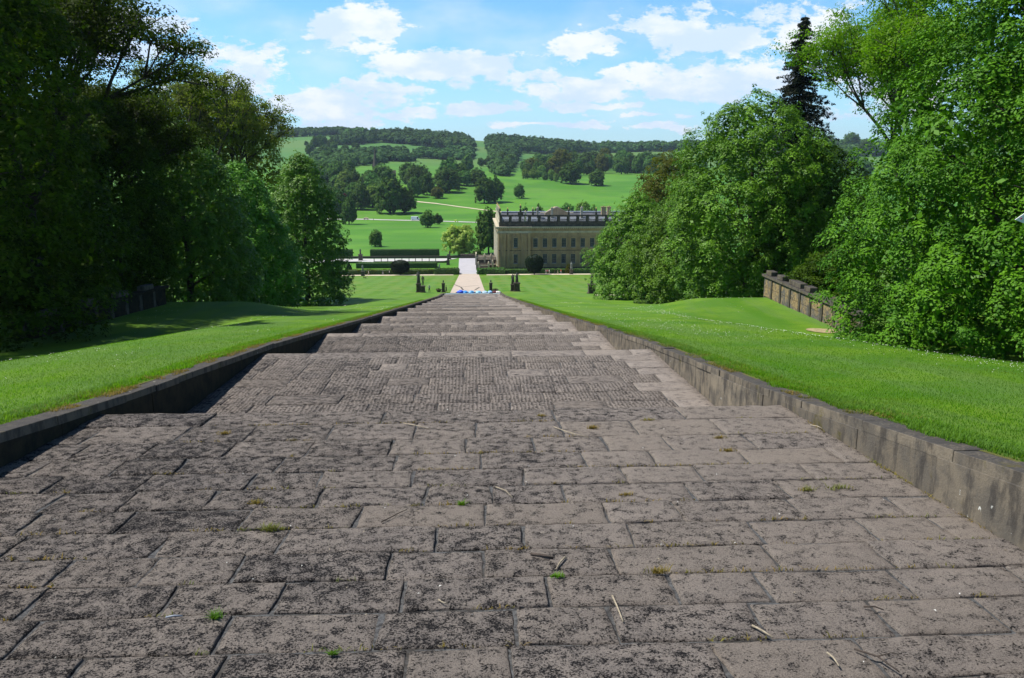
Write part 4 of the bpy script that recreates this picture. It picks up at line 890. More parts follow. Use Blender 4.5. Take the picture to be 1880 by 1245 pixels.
# topiary
def topiary(name, label, px, py, Y, prof, m_='yew', fol='yewleaf', card=.32):
    zz_ = np.linspace(prof[0][1], prof[-1][1], 22); prof = [(float(np.interp(z, [p[1] for p in prof], [p[0] for p in prof])), float(z)) for z in zz_]
    o = thing(name, label, 'topiary', bs(px, Y)); q = MB(); q.lathe(0, 0, [(.25, -.3), (.22, prof[0][1]+.3)], 8); q.build('trunk', M['barkd'], o)
    P = []; rg = np.random.default_rng(int(px)); q = MB(); q.lathe(0, 0, [(r*.93, z) for r, z in prof], 24); q.build('crown_core', M[m_], o, smooth=True)
    zs = np.array([p[1] for p in prof]); rs2 = np.array([p[0] for p in prof]); n = 1500; z = rg.uniform(zs[0], zs[-1], n); r = np.interp(z, zs, rs2)*(1+.10*fbm(z*2, z, 2, 3)); a = rg.uniform(0, 6.28, n)
    kk = rg.random(n) < (r/r.max())**.7; C = np.stack([r*np.cos(a), r*np.sin(a), z], -1)[kk]
    V, F, t = leaves(rg, C, np.full(len(C), card*.6), 5, card, 1, .2); mesh_np('crown', V, F, M[fol], o, attr={'tone': ('FACE', t)}); return o
topiary('clipped_yew', 'big dark round yew on the left lawn by the gravel path', 735, 504, 299, [(.4, .7), (2.2, 1.2), (3.2, 2.1), (3.5, 3.1), (3.3, 4.1), (2.6, 4.9), (1.2, 5.4), (.1, 5.5)])
topiary('clipped_yew', 'tall dark egg-shaped yew in front of the mansion windows', 981, 506, 296, [(.4, .7), (2.0, 1.2), (2.9, 2.6), (3.3, 4.1), (3.2, 5.3), (2.4, 6.5), (1.1, 7.1), (.1, 7.3)])
topiary('clipped_cone', 'small dark cone of yew near the low hedge on the left', 641, 492, 322, [(1.2, .1), (1.0, 1.0), (.5, 2.3), (.1, 3.0)])
topiary('clipped_cone', 'brownish cone bush beside the tall plinth under the windows', 1044.5, 503, 303, [(1.3, .1), (1.4, 1.0), (.9, 2.6), (.2, 3.7)], fol='leaf_brown')
# posts of the low fence before the pale walk
fe = thing('post_fence', 'low dark fence with thin posts in front of the pale walk', 'fence', (0, 0, 0)); z_ = lambda x, y: float(gz(x, y))
for i, px in enumerate([639, 687, 700, 712, 725, 738, 751, 763, 775, 788, 800]):
    x = px2x(px, 366); q = MB(); q.box(x-.16, x+.16, 365.9, 366.2, z_(x, 366)-.2, z_(x, 366)+2.3, tp=.02); q.build('post', M['plinth'], fe)
q = MB(); 
for (a, b_) in ((610, 664), (687, 820)): q.box(px2x(a, 365), px2x(b_, 365), 365.5, 365.85, z_(-30, 365)-.3, z_(-30, 365)+.75)
q.build('rail', M['hedge'], fe)
q = MB(); q.box(px2x(600, 400), px2x(870, 400), 399, 400, -46, -43.9); q.box(px2x(845, 398), px2x(872, 398), 396.5, 398.9, -46, -42.9, tp=.1)
tag(q.build('garden_wall', M['plinth']), 'low dark parapet wall closing the garden behind the paved path', 'wall')
# ------------------------------------------------------------------ figures: statues and people
def skinned(name, J, E_, m_, parent, sub=1):
    me = bpy.data.meshes.new(name); me.from_pydata([p[:3] for p in J], E_, []); o = link(bpy.data.objects.new(name, me)); o.parent = parent
    md = o.modifiers.new('s', 'SKIN'); md.use_smooth_shade = True
    for v_, p in zip(me.skin_vertices[0].data, J): r_ = p[3]; v_.radius = (r_, r_*(p[4] if len(p) > 4 else 1))
    me.skin_vertices[0].data[0].use_root = True
    sb = o.modifiers.new('u', 'SUBSURF'); sb.levels = sub; sb.render_levels = sub
    dg = bpy.context.evaluated_depsgraph_get(); nm = bpy.data.meshes.new_from_object(o.evaluated_get(dg)); o.modifiers.clear(); o.data = nm; nm.name = name
    for mm in (m_ if isinstance(m_, list) else [m_]): nm.materials.append(mm)
    nm.polygons.foreach_set('use_smooth', [True]*len(nm.polygons)); return o
def body(parent, pose, mats, name='body', h=1.75):
    """pose: dict of joint offsets; one continuous surface"""
    s = h/1.75; st = pose.get('stride', .18); aL, aR = pose.get('armL', (.28, -.05, .85)), pose.get('armR', (-.28, .05, .85)); sit = pose.get('sit')
    if sit: hip = .15; kn = [(.12, -.42, .45), (-.12, -.42, .42)]; ft = [(.12, -.78, .08), (-.12, -.75, .08)]
    else: hip = .93; kn = [(.10, -st*.6, .50), (-.10, st*.5, .50)]; ft = [(.10, -st, .07), (-.10, st*1.2, .07)]
    dz = hip-.93
    J = [(0, 0, hip, .15, .8), (0, 0, 1.15+dz, .13, .8), (0, 0, 1.38+dz, .17, .62), (0, 0, 1.50+dz, .065), (0, -.01, 1.60+dz, .095), (0, -.01, 1.70+dz, .085),
         (.18, 0, 1.42+dz, .065), (.22 if abs(aL[0]) < .4 else .33, -.02, (1.42+aL[2])/2+dz, .048), (aL[0], aL[1], aL[2]+dz, .035), (-.18, 0, 1.42+dz, .065), (-.22 if abs(aR[0]) < .4 else -.33, -.02, (1.42+aR[2])/2+dz, .048), (aR[0], aR[1], aR[2]+dz, .035),
         (kn[0][0], kn[0][1], kn[0][2], .075), (ft[0][0], ft[0][1], ft[0][2], .05), (ft[0][0], ft[0][1]-.17, .04, .035), (kn[1][0], kn[1][1], kn[1][2], .075), (ft[1][0], ft[1][1], ft[1][2], .05), (ft[1][0], ft[1][1]-.17, .04, .035)]
    J = [(a*s, b_*s, c*s, r_[0]*s, *r_[1:]) for a, b_, c, *r_ in J]
    E_ = [(0, 1), (1, 2), (2, 3), (3, 4), (4, 5), (2, 6), (6, 7), (7, 8), (2, 9), (9, 10), (10, 11), (0, 12), (12, 13), (13, 14), (0, 15), (15, 16), (16, 17)]
    o = skinned(name, J, E_, mats, parent); 
    if isinstance(mats, list) and len(mats) > 1:   # 0 skin 1 top 2 trousers
        for p_ in o.data.polygons:
            z = p_.center.z/s-dz
            p_.material_index = 0 if (z > 1.50 or (abs(p_.center.x/s) > .2 and z < 1.05 and z > .7)) else (1 if z > .95 else 2)
            if sit: p_.material_index = 0 if z > 1.5 else (1 if z > .97 and p_.center.y/s > -.3 else 2)
            if p_.center.z < .07*s: p_.material_index = 2
    return o
CL_ = {}
def cloth(n, c):
    if n not in CL_: CL_[n] = plain('cloth_'+n, c, .9, .1, 8)
    return CL_[n]
skin = plain('skin', (.45, .28, .20), .6, .05, 5); hair = plain('hair', (.05, .035, .025), .8, .2, 10); hairw = plain('grey_hair', (.5, .48, .45), .8, .2, 10)
def person(label, px, Y, rz, top, trous, pose=None, h=1.72, hr=hair, group=None):
    o = thing('person', label, 'person', bs(px, Y, .05), rz, group); p = pose or {}
    body(o, p, [skin, cloth(*top), cloth(*trous)], h=h); dz = (.15-.93) if p.get('sit') else 0; s = h/1.75
    q = MB(); q.lathe(0, .015, [(.098*s, (1.63+dz)*s), (.112*s, (1.70+dz)*s), (.09*s, (1.765+dz)*s), (.03*s, (1.80+dz)*s)], 10); q.build('hair', hr, o, smooth=True); return o
def statue(label, px, Y, ph, fh, pose, m_='leadstatue', pw=.8, robe=True, group=None, extra=None):
    o = thing('garden_statue', label, 'statue', bs(px, Y)); q = MB()
    q.box(-pw*.62, pw*.62, -pw*.62, pw*.62, -.3, .22); q.box(-pw*.5, pw*.5, -pw*.5, pw*.5, .222, ph-.18, tp=.03); q.box(-pw*.6, pw*.6, -pw*.6, pw*.6, ph-.178, ph); q.build('plinth', M['plinth'], o, bevel=.02)
    b_ = body(o, pose, M[m_], 'figure', fh); b_.location = (0, 0, ph+.02)
    if robe:
        q = MB(); q.lathe(0, 0, [(.26*fh/1.75, ph+.002), (.24*fh/1.75, ph+.3*fh), (.19*fh/1.75, ph+.56*fh), (.21*fh/1.75, ph+.68*fh), (.12*fh/1.75, ph+.80*fh)], 12, sy=.8); q.build('drapery', M[m_], o, smooth=True)
    if extra: extra(o, ph)
    return o
statue('dark robed statue on a square plinth beside the end of the left hornbeam row', 622, 212, 1.2, 2.4, {'armL': (.35, -.2, 1.2)}, pw=1.3)
statue('slim pale-topped herm on a dark plinth on the left gravel path', 666, 292, 1.7, 2.4, {'stride': .05}, 'statue_pale', 1.1)
statue('taller of the twin statues left of the steps, blue-grey head raised', 768, 192, 2.1, 3.0, {'armL': (.3, -.25, 1.5), 'armR': (-.33, .1, 1.0)}, 'leadstatue', 1.1)
statue('slender shorter one of the twin statues left of the steps', 776, 191, 1.6, 2.4, {'stride': .06}, 'leadstatue', .95, robe=False)
def bust(label, px, Y, ph=2.2):
    o = thing('garden_bust', label, 'bust', bs(px, Y)); q = MB(); q.box(-.48, .48, -.48, .48, -.3, .3); q.box(-.34, .34, -.34, .34, .302, ph-.15, tp=-.03); q.box(-.42, .42, -.42, .42, ph-.148, ph); q.build('pedestal', M['plinth'], o)
    skinned('bust_figure', [(0, 0, ph+.05, .16), (0, 0, ph+.25, .2, .7), (0, 0, ph+.38, .10), (0, -.02, ph+.56, .18), (0, 0, ph+.72, .15), (.2, 0, ph+.22, .1), (-.2, 0, ph+.22, .1)], [(0, 1), (1, 2), (2, 3), (3, 4), (1, 5), (1, 6)], M['leadstatue'], o)
bust('dark bust on a tall pedestal beside the left top of the garden path', 813.5, 191); bust('dark bust on a tall pedestal on the right lawn by the path', 901, 191)
def planter(label, px, Y):
    o = thing('stone_planter', label, 'planter', bs(px, Y, .0)); q = MB(); q.lathe(0, 0, [(.5, -.1), (.42, .15), (.62, .45), (.78, .62), (.70, .68), (.55, .55)], 14); q.build('bowl', M['plinth'], o, smooth=True)
    rg = np.random.default_rng(int(px)); C = np.stack([rg.normal(0, .25, 40), rg.normal(0, .25, 40), rg.uniform(.6, .85, 40)], -1); V, F, t = leaves(rg, C, np.full(40, .15), 8, .14); mesh_np('plant', V, F, M['leaf_dark'], o, attr={'tone': ('FACE', t)})
planter('dark round planter left of the left bust', 805, 192); planter('dark round planter right of the right bust', 909.5, 190)
def lion(o, ph):
    pass
statue('left figure of the pair on the right lawn, arm on a shield', 941.5, 193.5, 1.7, 2.6, {'armL': (.45, -.1, 1.2)}, 'leadstatue', 1.0)
statue('right and bulkier figure of the pair on the right lawn', 949, 193, 2.1, 2.6, {'armL': (.5, -.2, 1.1), 'armR': (-.5, -.2, 1.3)}, 'leadstatue', 1.35)
statue('slim blue-grey herm on a dark plinth in front of the mansion at right', 1049, 296, 1.7, 3.0, {'stride': .03}, 'statue_pale', 1.1)
statue('dark statue half hidden by the right hedge skirt', 1087, 176, 2.1, 2.2, {'stride': .1}, 'leadstatue', 1.5)
statue('dark statue beyond the pale walk, seen against the park', 663, 384, 3.0, 2.6, {'stride': .1}, 'leadstatue', 1.8)
statue('statue near the paved path in front of the pale walk end', 823, 352, 2.0, 3.0, {'armL': (.35, -.3, 1.3)}, 'leadstatue', 1.3)
statue('statue standing on the pale walk at its right end', 826, 388, 1.8, 2.6, {'stride': .1}, 'leadstatue', 1.3)
statue('crouching-looking low statue behind the left corner shrubs', 807, 322, .9, 1.9, {'armL': (.4, -.2, 1.6)}, 'statue_pale', .7)
person('person in a pale shirt and dark trousers standing left of the steps', 787.5, 192, .4, ('cream', (.62, .58, .50)), ('dark', (.03, .03, .035)), hr=hairw)
person('person in black leaning by the left bust at the end of the steps', 818.5, 187.5, 1.2, ('black', (.02, .02, .025)), ('dark', (.03, .03, .035)), h=1.68)
PG = 'people strolling on the gravel paths'
person('person in white walking on the left gravel path nearest the herm', 676.5, 300, 1.5, ('white', (.7, .68, .68)), ('beige', (.40, .34, .26)), {'stride': .28}, group=PG)
person('person in grey walking alone in the middle of the left gravel path', 703, 300, -1.5, ('grey', (.2, .22, .27)), ('pale', (.42, .42, .44)), {'stride': .28}, group=PG)
person('person in pale top close to the round yew', 715, 301, 1.6, ('white', (.7, .68, .68)), ('dark', (.03, .03, .035)), group=PG)
person('left person of a close group of three under the windows', 1002.5, 300, .3, ('pink', (.62, .35, .40)), ('pale', (.42, .42, .44)), group=PG)
person('middle person in crimson of the group of three under the windows', 1005.5, 300.5, 2.2, ('crimson', (.35, .05, .10)), ('dark', (.03, .03, .035)), group=PG)
person('right person of the group of three under the windows', 1008.5, 299.5, -1.2, ('white', (.7, .68, .68)), ('beige', (.40, .34, .26)), group=PG)
person('person in dark clothes walking between the group of three and the herm', 1019, 295.5, 1.4, ('black', (.02, .02, .025)), ('dark', (.03, .03, .035)), {'stride': .3}, group=PG)
person('person in khaki following the one in dark clothes', 1024, 295, 1.3, ('khaki', (.30, .26, .16)), ('beige', (.40, .34, .26)), {'stride': .3}, group=PG)
person('person in a red top further back by the border', 1030, 301, -.6, ('red', (.5, .10, .07)), ('pale', (.42, .42, .44)), {'stride': .3}, group=PG)
person('person in brown sitting on the left lawn', 667, 272, 1.6, ('brown', (.12, .06, .03)), ('dark', (.03, .03, .035)), {'sit': True})
person('person in pale top sitting on the left lawn beside the one in brown', 674, 271, -1.6, ('cream', (.62, .58, .50)), ('dark', (.03, .03, .035)), {'sit': True}, h=1.5)
person('tiny dark walker beside the park road, left of the white van', 689, 690, 1., ('black', (.02, .02, .025)), ('dark', (.03, .03, .035)))
# blue bundles at the foot of the steps
def bundle(label, px, w_, h, c, seed, Y=187.6, cat='tarpaulin'):
    rg = np.random.default_rng(seed); o = thing('cloth_bundle', label, cat, bs(px, Y, .02)); n, m2 = 40, 18
    a, b_ = np.meshgrid(np.linspace(0, 2*math.pi, n, endpoint=False), np.linspace(0, math.pi/2, m2))
    rr = 1+.55*fbm(np.cos(a)*1.6+seed, np.sin(a)*1.6+b_*2.5, 4, seed); V = np.stack([w_/2*rr*np.cos(a)*np.cos(b_)**.7, .7*rr*np.sin(a)*np.cos(b_)**.7, h*.62*np.sin(b_)*(1+.7*fbm(np.cos(a)*2*np.cos(b_), np.sin(a)*2*np.cos(b_), 4, seed+3))], -1).reshape(-1, 3)
    ii = np.arange(n*m2).reshape(m2, n); jj = np.roll(ii, -1, 1); F = np.stack([ii[:-1], jj[:-1], jj[1:], ii[1:]], -1).reshape(-1, 4)
    mesh_np('crumpled_sheet', V, F, plain('sheet'+str(seed), c, .45, .35, 3, spec=.5), o, smooth=True)
    q = MB(); q.box(-w_*.62, w_*.62, -.3, .3, 0, .18, tp=.05); q.build('dark_underside', cloth('navy', (.02, .02, .06)), o, bevel=.03)
bundle('leftmost crumpled sheet at the foot of the steps, deep royal blue', 845.5, 1.9, 1.0, (.02, .10, .75), 1)
bundle('second crumpled sheet from the left, bright blue, touching the deep blue one', 853.5, 1.4, .8, (.03, .30, .85), 2)
bundle('sky blue crumpled sheet lying just left of centre at the foot of the steps', 865, 1.5, .8, (.12, .42, .90), 3)
bundle('pale blue crumpled sheet with a gap of path on both sides, right of centre', 878, 1.4, .75, (.22, .52, .90), 4)
bundle('whitish blue crumpled sheet, flattest of the row', 890, 1.4, .65, (.42, .62, .88), 5)
bundle('small light blue crumpled sheet beside the dark red bag', 899.5, 1.1, .75, (.25, .50, .90), 6)
bundle('dark red and pale bag at the right end of the row of blue sheets', 907.5, 1.0, .7, (.14, .03, .04), 7, cat='bag')
bundle('crumpled white sheet at the far right end of the row of bundles', 914, 1.3, .6, (.7, .68, .66), 8)
# small pennant at the right edge
fl = thing('pennant', 'white cloth pennant with a pink spot at the right edge before the huge lime', 'flag', tuple(at(1965, 385, 14)))
A = at(1864, 403.5, 14); B_ = at(1985, 322, 14); C_ = at(1990, 455, 14); O_ = np.array(fl.location)
q = MB(); vs = [tuple(p-O_) for p in (A, B_, C_)]+[tuple(p-O_+np.array([.01, .03, 0])) for p in (A, B_, C_)]
q.add(vs, [(0, 1, 2), (5, 4, 3), (0, 3, 4, 1), (1, 4, 5, 2), (2, 5, 3, 0)]); q.build('cloth', cloth('pennant', (.72, .72, .74)), fl)
q = MB(); c = at(1875, 401.5, 13.985)-O_; q.lathe(0, 0, [(.018, 0), (.016, .004)], 10); s_ = q.build('pink_spot', cloth('pinkspot', (.65, .12, .25)), fl); s_.location = tuple(c); s_.rotation_euler = (rad(90), 0, 0)
pxx = at(1992, 400, 14.05); gzv = float(gz(pxx[0], 14.05))
q = MB(); q.tube([(pxx[0]-O_[0], .05, gzv-O_[2]), (pxx[0]-O_[0], .05, at(1992, 300, 14)[2]-O_[2])], [.02, .015], 8); q.build('pole', M['bark'], fl)
# ------------------------------------------------------------------ vehicles on the park road
def vehicle(label, px, py, L, Wd, H, c, rz, vanlike, cat):
    p = G(px, py, 400); o = thing('van' if vanlike else 'car', label, cat, (p.x, p.y, p.z+.3), rz); q = MB(); hL = L/2
    side = [(-hL, .35), (hL, .35), (hL, .95), (hL*.82, 1.15), (hL*.55, H-.05) if vanlike else (hL*.3, H), (-hL*.94, H) if vanlike else (-hL*.45, H), (-hL, H-.3) if vanlike else (-hL*.85, 1.0), (-hL, .9)]
    n = len(side); vs = [(x, -Wd/2, z) for x, z in side]+[(x, Wd/2, z) for x, z in side]
    q.add(vs, [tuple(range(n)), tuple(range(n, 2*n))[::-1]]+[(i, n+i, n+(i+1) % n, (i+1) % n) for i in range(n)]); q.build('body', cloth('paint'+cat, c), o, bevel=.06)
    for sx in (-.6, .62):
        for sy in (-1, 1):
            q = MB(); q.lathe(0, 0, [(.36, -.12), (.36, .12)], 16); w_ = q.build('wheel', M['soot'], o); w_.location = (sx*hL, sy*(Wd/2-.08), .36); w_.rotation_euler = (rad(90), 0, 0)
    q = MB(); wx0, wx1 = (hL*.30, hL*.60) if vanlike else (-hL*.4, hL*.35)
    for sy in (-1, 1): q.box(wx0, wx1, sy*(Wd/2+.012)-.01, sy*(Wd/2+.012)+.01, 1.1, H-.25)
    q.build('window', M['glass'], o)
vehicle('white van driving on the park road left of the pair of dark trees', 763, 405, 7.5, 2.4, 3.0, (.75, .80, .85), .05, True, 'van')
vehicle('small cream car on the park road far to the left of the van', 672, 403.5, 4.6, 1.9, 1.6, (.62, .50, .33), .05, False, 'car')
# ------------------------------------------------------------------ far trees
def far_proto(kind, seed, shape):
    rg = np.random.default_rng(seed); H, R = 1., .5
    prof = {'round': ([0, .08, .3, .6, .85, .95, 1.], [.5, .9, 1., .96, .70, .45, .15]), 'tall': ([0, .15, .4, .7, .9, 1.], [.5, .8, .8, .62, .36, .1]), 'wide': ([0, .1, .3, .6, .85, 1.], [.55, .95, 1.1, .95, .6, .15])}[shape]
    base = .19
    o = link(bpy.data.objects.new('park_tree', None))
    C, ou = crown_pts(rg, 260, H, R, prof, base, .11, .16, seed)
    v1, f1, t1 = leaves(rg, C, .075*rg.uniform(.6, 1.4, len(C)), 26, .046, .8, .5, 0, ou, .8, nj=.25)
    C2, _ = crown_pts(rg, 120, H*.95, R, prof, base, .1, .08, seed, inner=.85); v2, f2, t2 = leaves(rg, C2, np.full(len(C2), .12), 12, .13, .9, .3, 0, None, .9)
    V, F, t = joinl([(v1, f1, t1), (v2, f2, t2)]); mesh_np('crown', V, F, M[kind], o, attr={'tone': ('FACE', t)})
    q = MB(); q.tube([(0, 0, -.06), (0, 0, .2), (.02, 0, .6)], [.045, .032, .012], 6)
    for a in (0, 2.1, 4.2): q.tube([(0, 0, .16), (.12*math.cos(a), .12*math.sin(a), .36), (.25*math.cos(a), .25*math.sin(a), .5)], [.02, .014, .005], 4)
    q.build('trunk', M['barkd'], o, smooth=True); return o
KIND = {'d': 'far_dark', 'm': 'far_mid', 'l': 'far_light', 'b': 'leaf_brown', 'r': 'leaf_red', 'y': 'leaf_yellow'}
protos = {}
def getp(kd, sh, v=0):
    key = (kd, sh, v)
    if key not in protos: protos[key] = [far_proto(KIND[kd], hash((ord(kd), len(sh), v)) % 1000+v, sh), False]
    return protos[key]
def ftree(px, pb, w_, h, kd, label, sh='round', Y=None, group=None, v=0, cat='tree'):
    if Y is None: g_ = G(px, pb, 380)
    else: q = at(px, pb, Y); g_ = Vector((q[0], Y, float(gz(q[0], Y))))
    mpp = g_.y/1500.; Wm = w_*mpp; Hm = h*mpp*1.04
    pr = getp(kd, sh, v)
    if not pr[1]: o = pr[0]; pr[1] = True
    else:
        src = pr[0]; o = src.copy(); link(o)
        for ch in src.children: c = ch.copy(); link(c); c.parent = o
    if 'group' in o.keys(): del o['group']
    o.location = g_-Vector((0, 0, Hm*.03)); o.scale = (Wm, Wm, Hm); o.rotation_euler = (0, 0, (px*7.3+pb) % 6.28)
    tag(o, label, cat, group); return o
for a in [
 (843, 471, 58, 55, 'y', 'rounded yellow-green tree glowing beside the paved path, left of the mansion', 'round', 408, None, 1),
 (876, 472, 18, 14, 'd', 'small dark bush between the yellow-green tree and the garden staircase', 'round', 400, None, 0),
 (690, 453, 24, 27, 'm', 'small lone round tree in the open meadow below the park road', 'round', None, None, 1),
 (641, 412, 32, 46, 'd', 'dark tree with a visible trunk at the left end of the park road', 'tall', None, None, 1),
 (785, 418, 26, 27, 'd', 'larger of the two dark trees just below the park road', 'round', None, None, 2),
 (804, 412, 18, 18, 'd', 'smaller of the two dark trees just below the park road', 'round', None, None, 0),
 (897, 456, 46, 74, 'm', 'tall dark green tree rising beside the left corner of the mansion', 'round', 420, None, 2),
 (912, 395, 28, 30, 'm', 'green tree behind the left end of the mansion roof', 'round', 560, None, 1),
 (941, 402, 28, 32, 'm', 'low rounded tree behind the roof, second from the left', 'round', 560, None, 0),
 (964, 402, 21, 42, 'd', 'dark narrow tree behind the mansion roof', 'tall', 560, None, 0),
 (990, 402, 24, 44, 'd', 'dark broad tree behind the mansion roof, left of the pediment', 'tall', 560, None, 2),
 (1040, 384, 32, 33, 'm', 'rounded tree with a clear trunk above the mansion pediment', 'round', 640, None, 1),
 (1071, 386, 28, 37, 'l', 'light green tree above the roof right of the pediment', 'round', 640, None, 1),
 (1089, 386, 18, 31, 'l', 'slim pale tree above the roof next to the light green one', 'tall', 640, None, 0),
 (1060, 396, 40, 20, 'm', 'low bushes behind the roof beneath the light green tree', 'wide', 560, None, 1),
 (889, 373, 34, 43, 'd', 'left and larger of the dark twin trees on the open slope', 'round', None, None, 1),
 (909, 371, 32, 42, 'd', 'right one of the dark twin trees on the open slope', 'round', None, None, 0),
 (953, 364, 19, 22, 'd', 'small neat dark tree alone on the slope above the mansion', 'round', None, None, 2),
 (716, 392, 50, 62, 'd', 'spreading dark cedar at the front of the park clump', 'wide', None, None, 1),
 (742, 391, 42, 42, 'd', 'lower dark cedar at the right front of the park clump', 'wide', None, None, 2),
 (684, 381, 36, 38, 'l', 'bright yellowish tree among the dark cedars', 'wide', None, None, 1),
 (662, 385, 34, 44, 'd', 'dark conifer left of the bright yellowish tree', 'wide', None, None, 0),
 (628, 376, 20, 20, 'r', 'copper-red tree low at the left of the park clump', 'round', None, None, 0),
 (608, 372, 22, 22, 'r', 'copper-red tree half hidden by the left hornbeam', 'round', None, None, 1),
 (613, 398, 34, 46, 'd', 'dark blue-green tree at the far left of the road', 'round', None, None, 1),
 (762, 362, 25, 33, 'm', 'rounded tree with shadow, leftmost on the edge of the clump', 'round', None, None, 2),
 (784, 358, 25, 35, 'd', 'rounded dark tree next to the edge of the clump', 'round', None, None, 1),
 (803, 364, 22, 20, 'b', 'small sparse brownish tree on the slope', 'wide', None, None, 1),
 (819, 353, 42, 40, 'd', 'big dark round tree at the right of the clump', 'round', None, None, 0),
 (840, 350, 9, 14, 'm', 'tiny tree right of the big dark round tree', 'round', None, None, 1),
 (852, 341, 26, 25, 'm', 'round tree below the avenue mouth, left one', 'round', None, None, 2),
 (878, 340, 28, 27, 'm', 'round tree below the avenue mouth, right one', 'round', None, None, 0),
 (883, 305.5, 13, 14, 'd', 'left one of two small trees in the grass avenue', 'round', None, None, 1),
 (895, 305.5, 13, 15, 'd', 'right one of two small trees in the grass avenue', 'round', None, None, 2),
 (827, 311, 17, 20, 'm', 'small tree at the left mouth of the grass avenue', 'round', None, None, 1),
 (858, 316, 27, 30, 'm', 'leafy tree at the corner of the grass avenue', 'tall', None, None, 1),
 (1047, 337, 38, 34, 'd', 'big dark tree in front of the belt, casting a shadow', 'round', None, None, 1),
 (1095, 341, 29, 26, 'm', 'round tree standing clear in front of the belt at right', 'round', None, None, 1),
 (1029, 324, 42, 46, 'b', 'tall bronze tree in the belt of trees', 'round', None, None, 2),
 (705, 348, 40, 40, 'm', 'broad mid green tree right of the church spire', 'round', None, None, 0),
 (674, 348, 26, 28, 'm', 'round green tree directly below the church spire', 'round', None, None, 2),
 (563, 268, 8, 8, 'd', 'tiny lone tree in the top left field', 'round', None, None, 0)]:
    px, pb, w_, h, kd, lab, sh, Y, gr, v = a; ftree(px, pb, w_, h, kd, lab, sh, Y, gr, v)
rg = np.random.default_rng(99)
def scatter(poly, n, wr, kinds, label, group, hr=1.05):
    poly = np.array(poly, float); mn, mx = poly.min(0), poly.max(0); c = 0; pts = []
    def ins(x, y):
        r = False; j = len(poly)-1
        for i in range(len(poly)):
            xi, yi = poly[i]; xj, yj = poly[j]
            if (yi > y) != (yj > y) and x < (xj-xi)*(y-yi)/(yj-yi)+xi: r = not r
            j = i
        return r
    tries = 0
    while c < n and tries < 9000:
        tries += 1; x, y = rg.uniform(mn[0], mx[0]), rg.uniform(mn[1], mx[1])
        if not ins(x, y) or any(abs(x-a)/9+abs(y-b_)/3.2 < 1 for a, b_ in pts): continue
        w_ = rg.uniform(*wr); kd = kinds[rg.integers(len(kinds))]; pts.append((x, y)); c += 1
        ftree(x, y, w_, w_*hr*rg.uniform(.85, 1.2), kd, label, ['round', 'round', 'tall', 'wide'][rg.integers(4)], None, group, int(rg.integers(3)))
scatter([(545, 325), (640, 322), (662, 340), (712, 352), (700, 368), (650, 388), (590, 395), (540, 370)], 52, (20, 30), 'dmmdmmml', 'green tree in the crowded clump below the church', 'trees in the clump around the church')
scatter([(735, 336), (800, 333), (850, 333), (835, 348), (780, 348), (745, 352)], 13, (24, 34), 'ddmm', 'dark tree packed in the right half of the park clump', 'trees in the right half of the park clump')
scatter([(960, 312), (1010, 308), (1100, 305), (1180, 311), (1290, 315), (1290, 324), (1150, 322), (1060, 323), (960, 322)], 56, (18, 29), 'dmmdmb', 'green tree in the long belt across the slope above the mansion', 'trees in the long belt above the mansion')
scatter([(950, 322), (1010, 318), (1060, 330), (1020, 334), (960, 330)], 14, (11, 17), 'llm', 'small light green tree along the front of the belt', 'small light trees in front of the belt')
scatter([(1290, 295), (1330, 290), (1600, 262), (1700, 300), (1560, 345), (1330, 330)], 40, (20, 32), 'dmm', 'tree on the far slope glimpsed between the right-hand limes', 'far trees glimpsed on the right')
scatter([(575, 262), (625, 268), (660, 280), (610, 300), (560, 295)], 16, (12, 18), 'dm', 'small tree scattered on the upper left hillside', 'trees on the upper left hillside')
scatter([(905, 300), (945, 278), (960, 292), (925, 322)], 12, (14, 20), 'dm', 'tree edging the lower end of the right avenue wood', 'trees edging the avenue wood')
for p_ in list(protos.values()):
    if not p_[1]:
        for ch in p_[0].children: bpy.data.objects.remove(ch)
        bpy.data.objects.remove(p_[0])
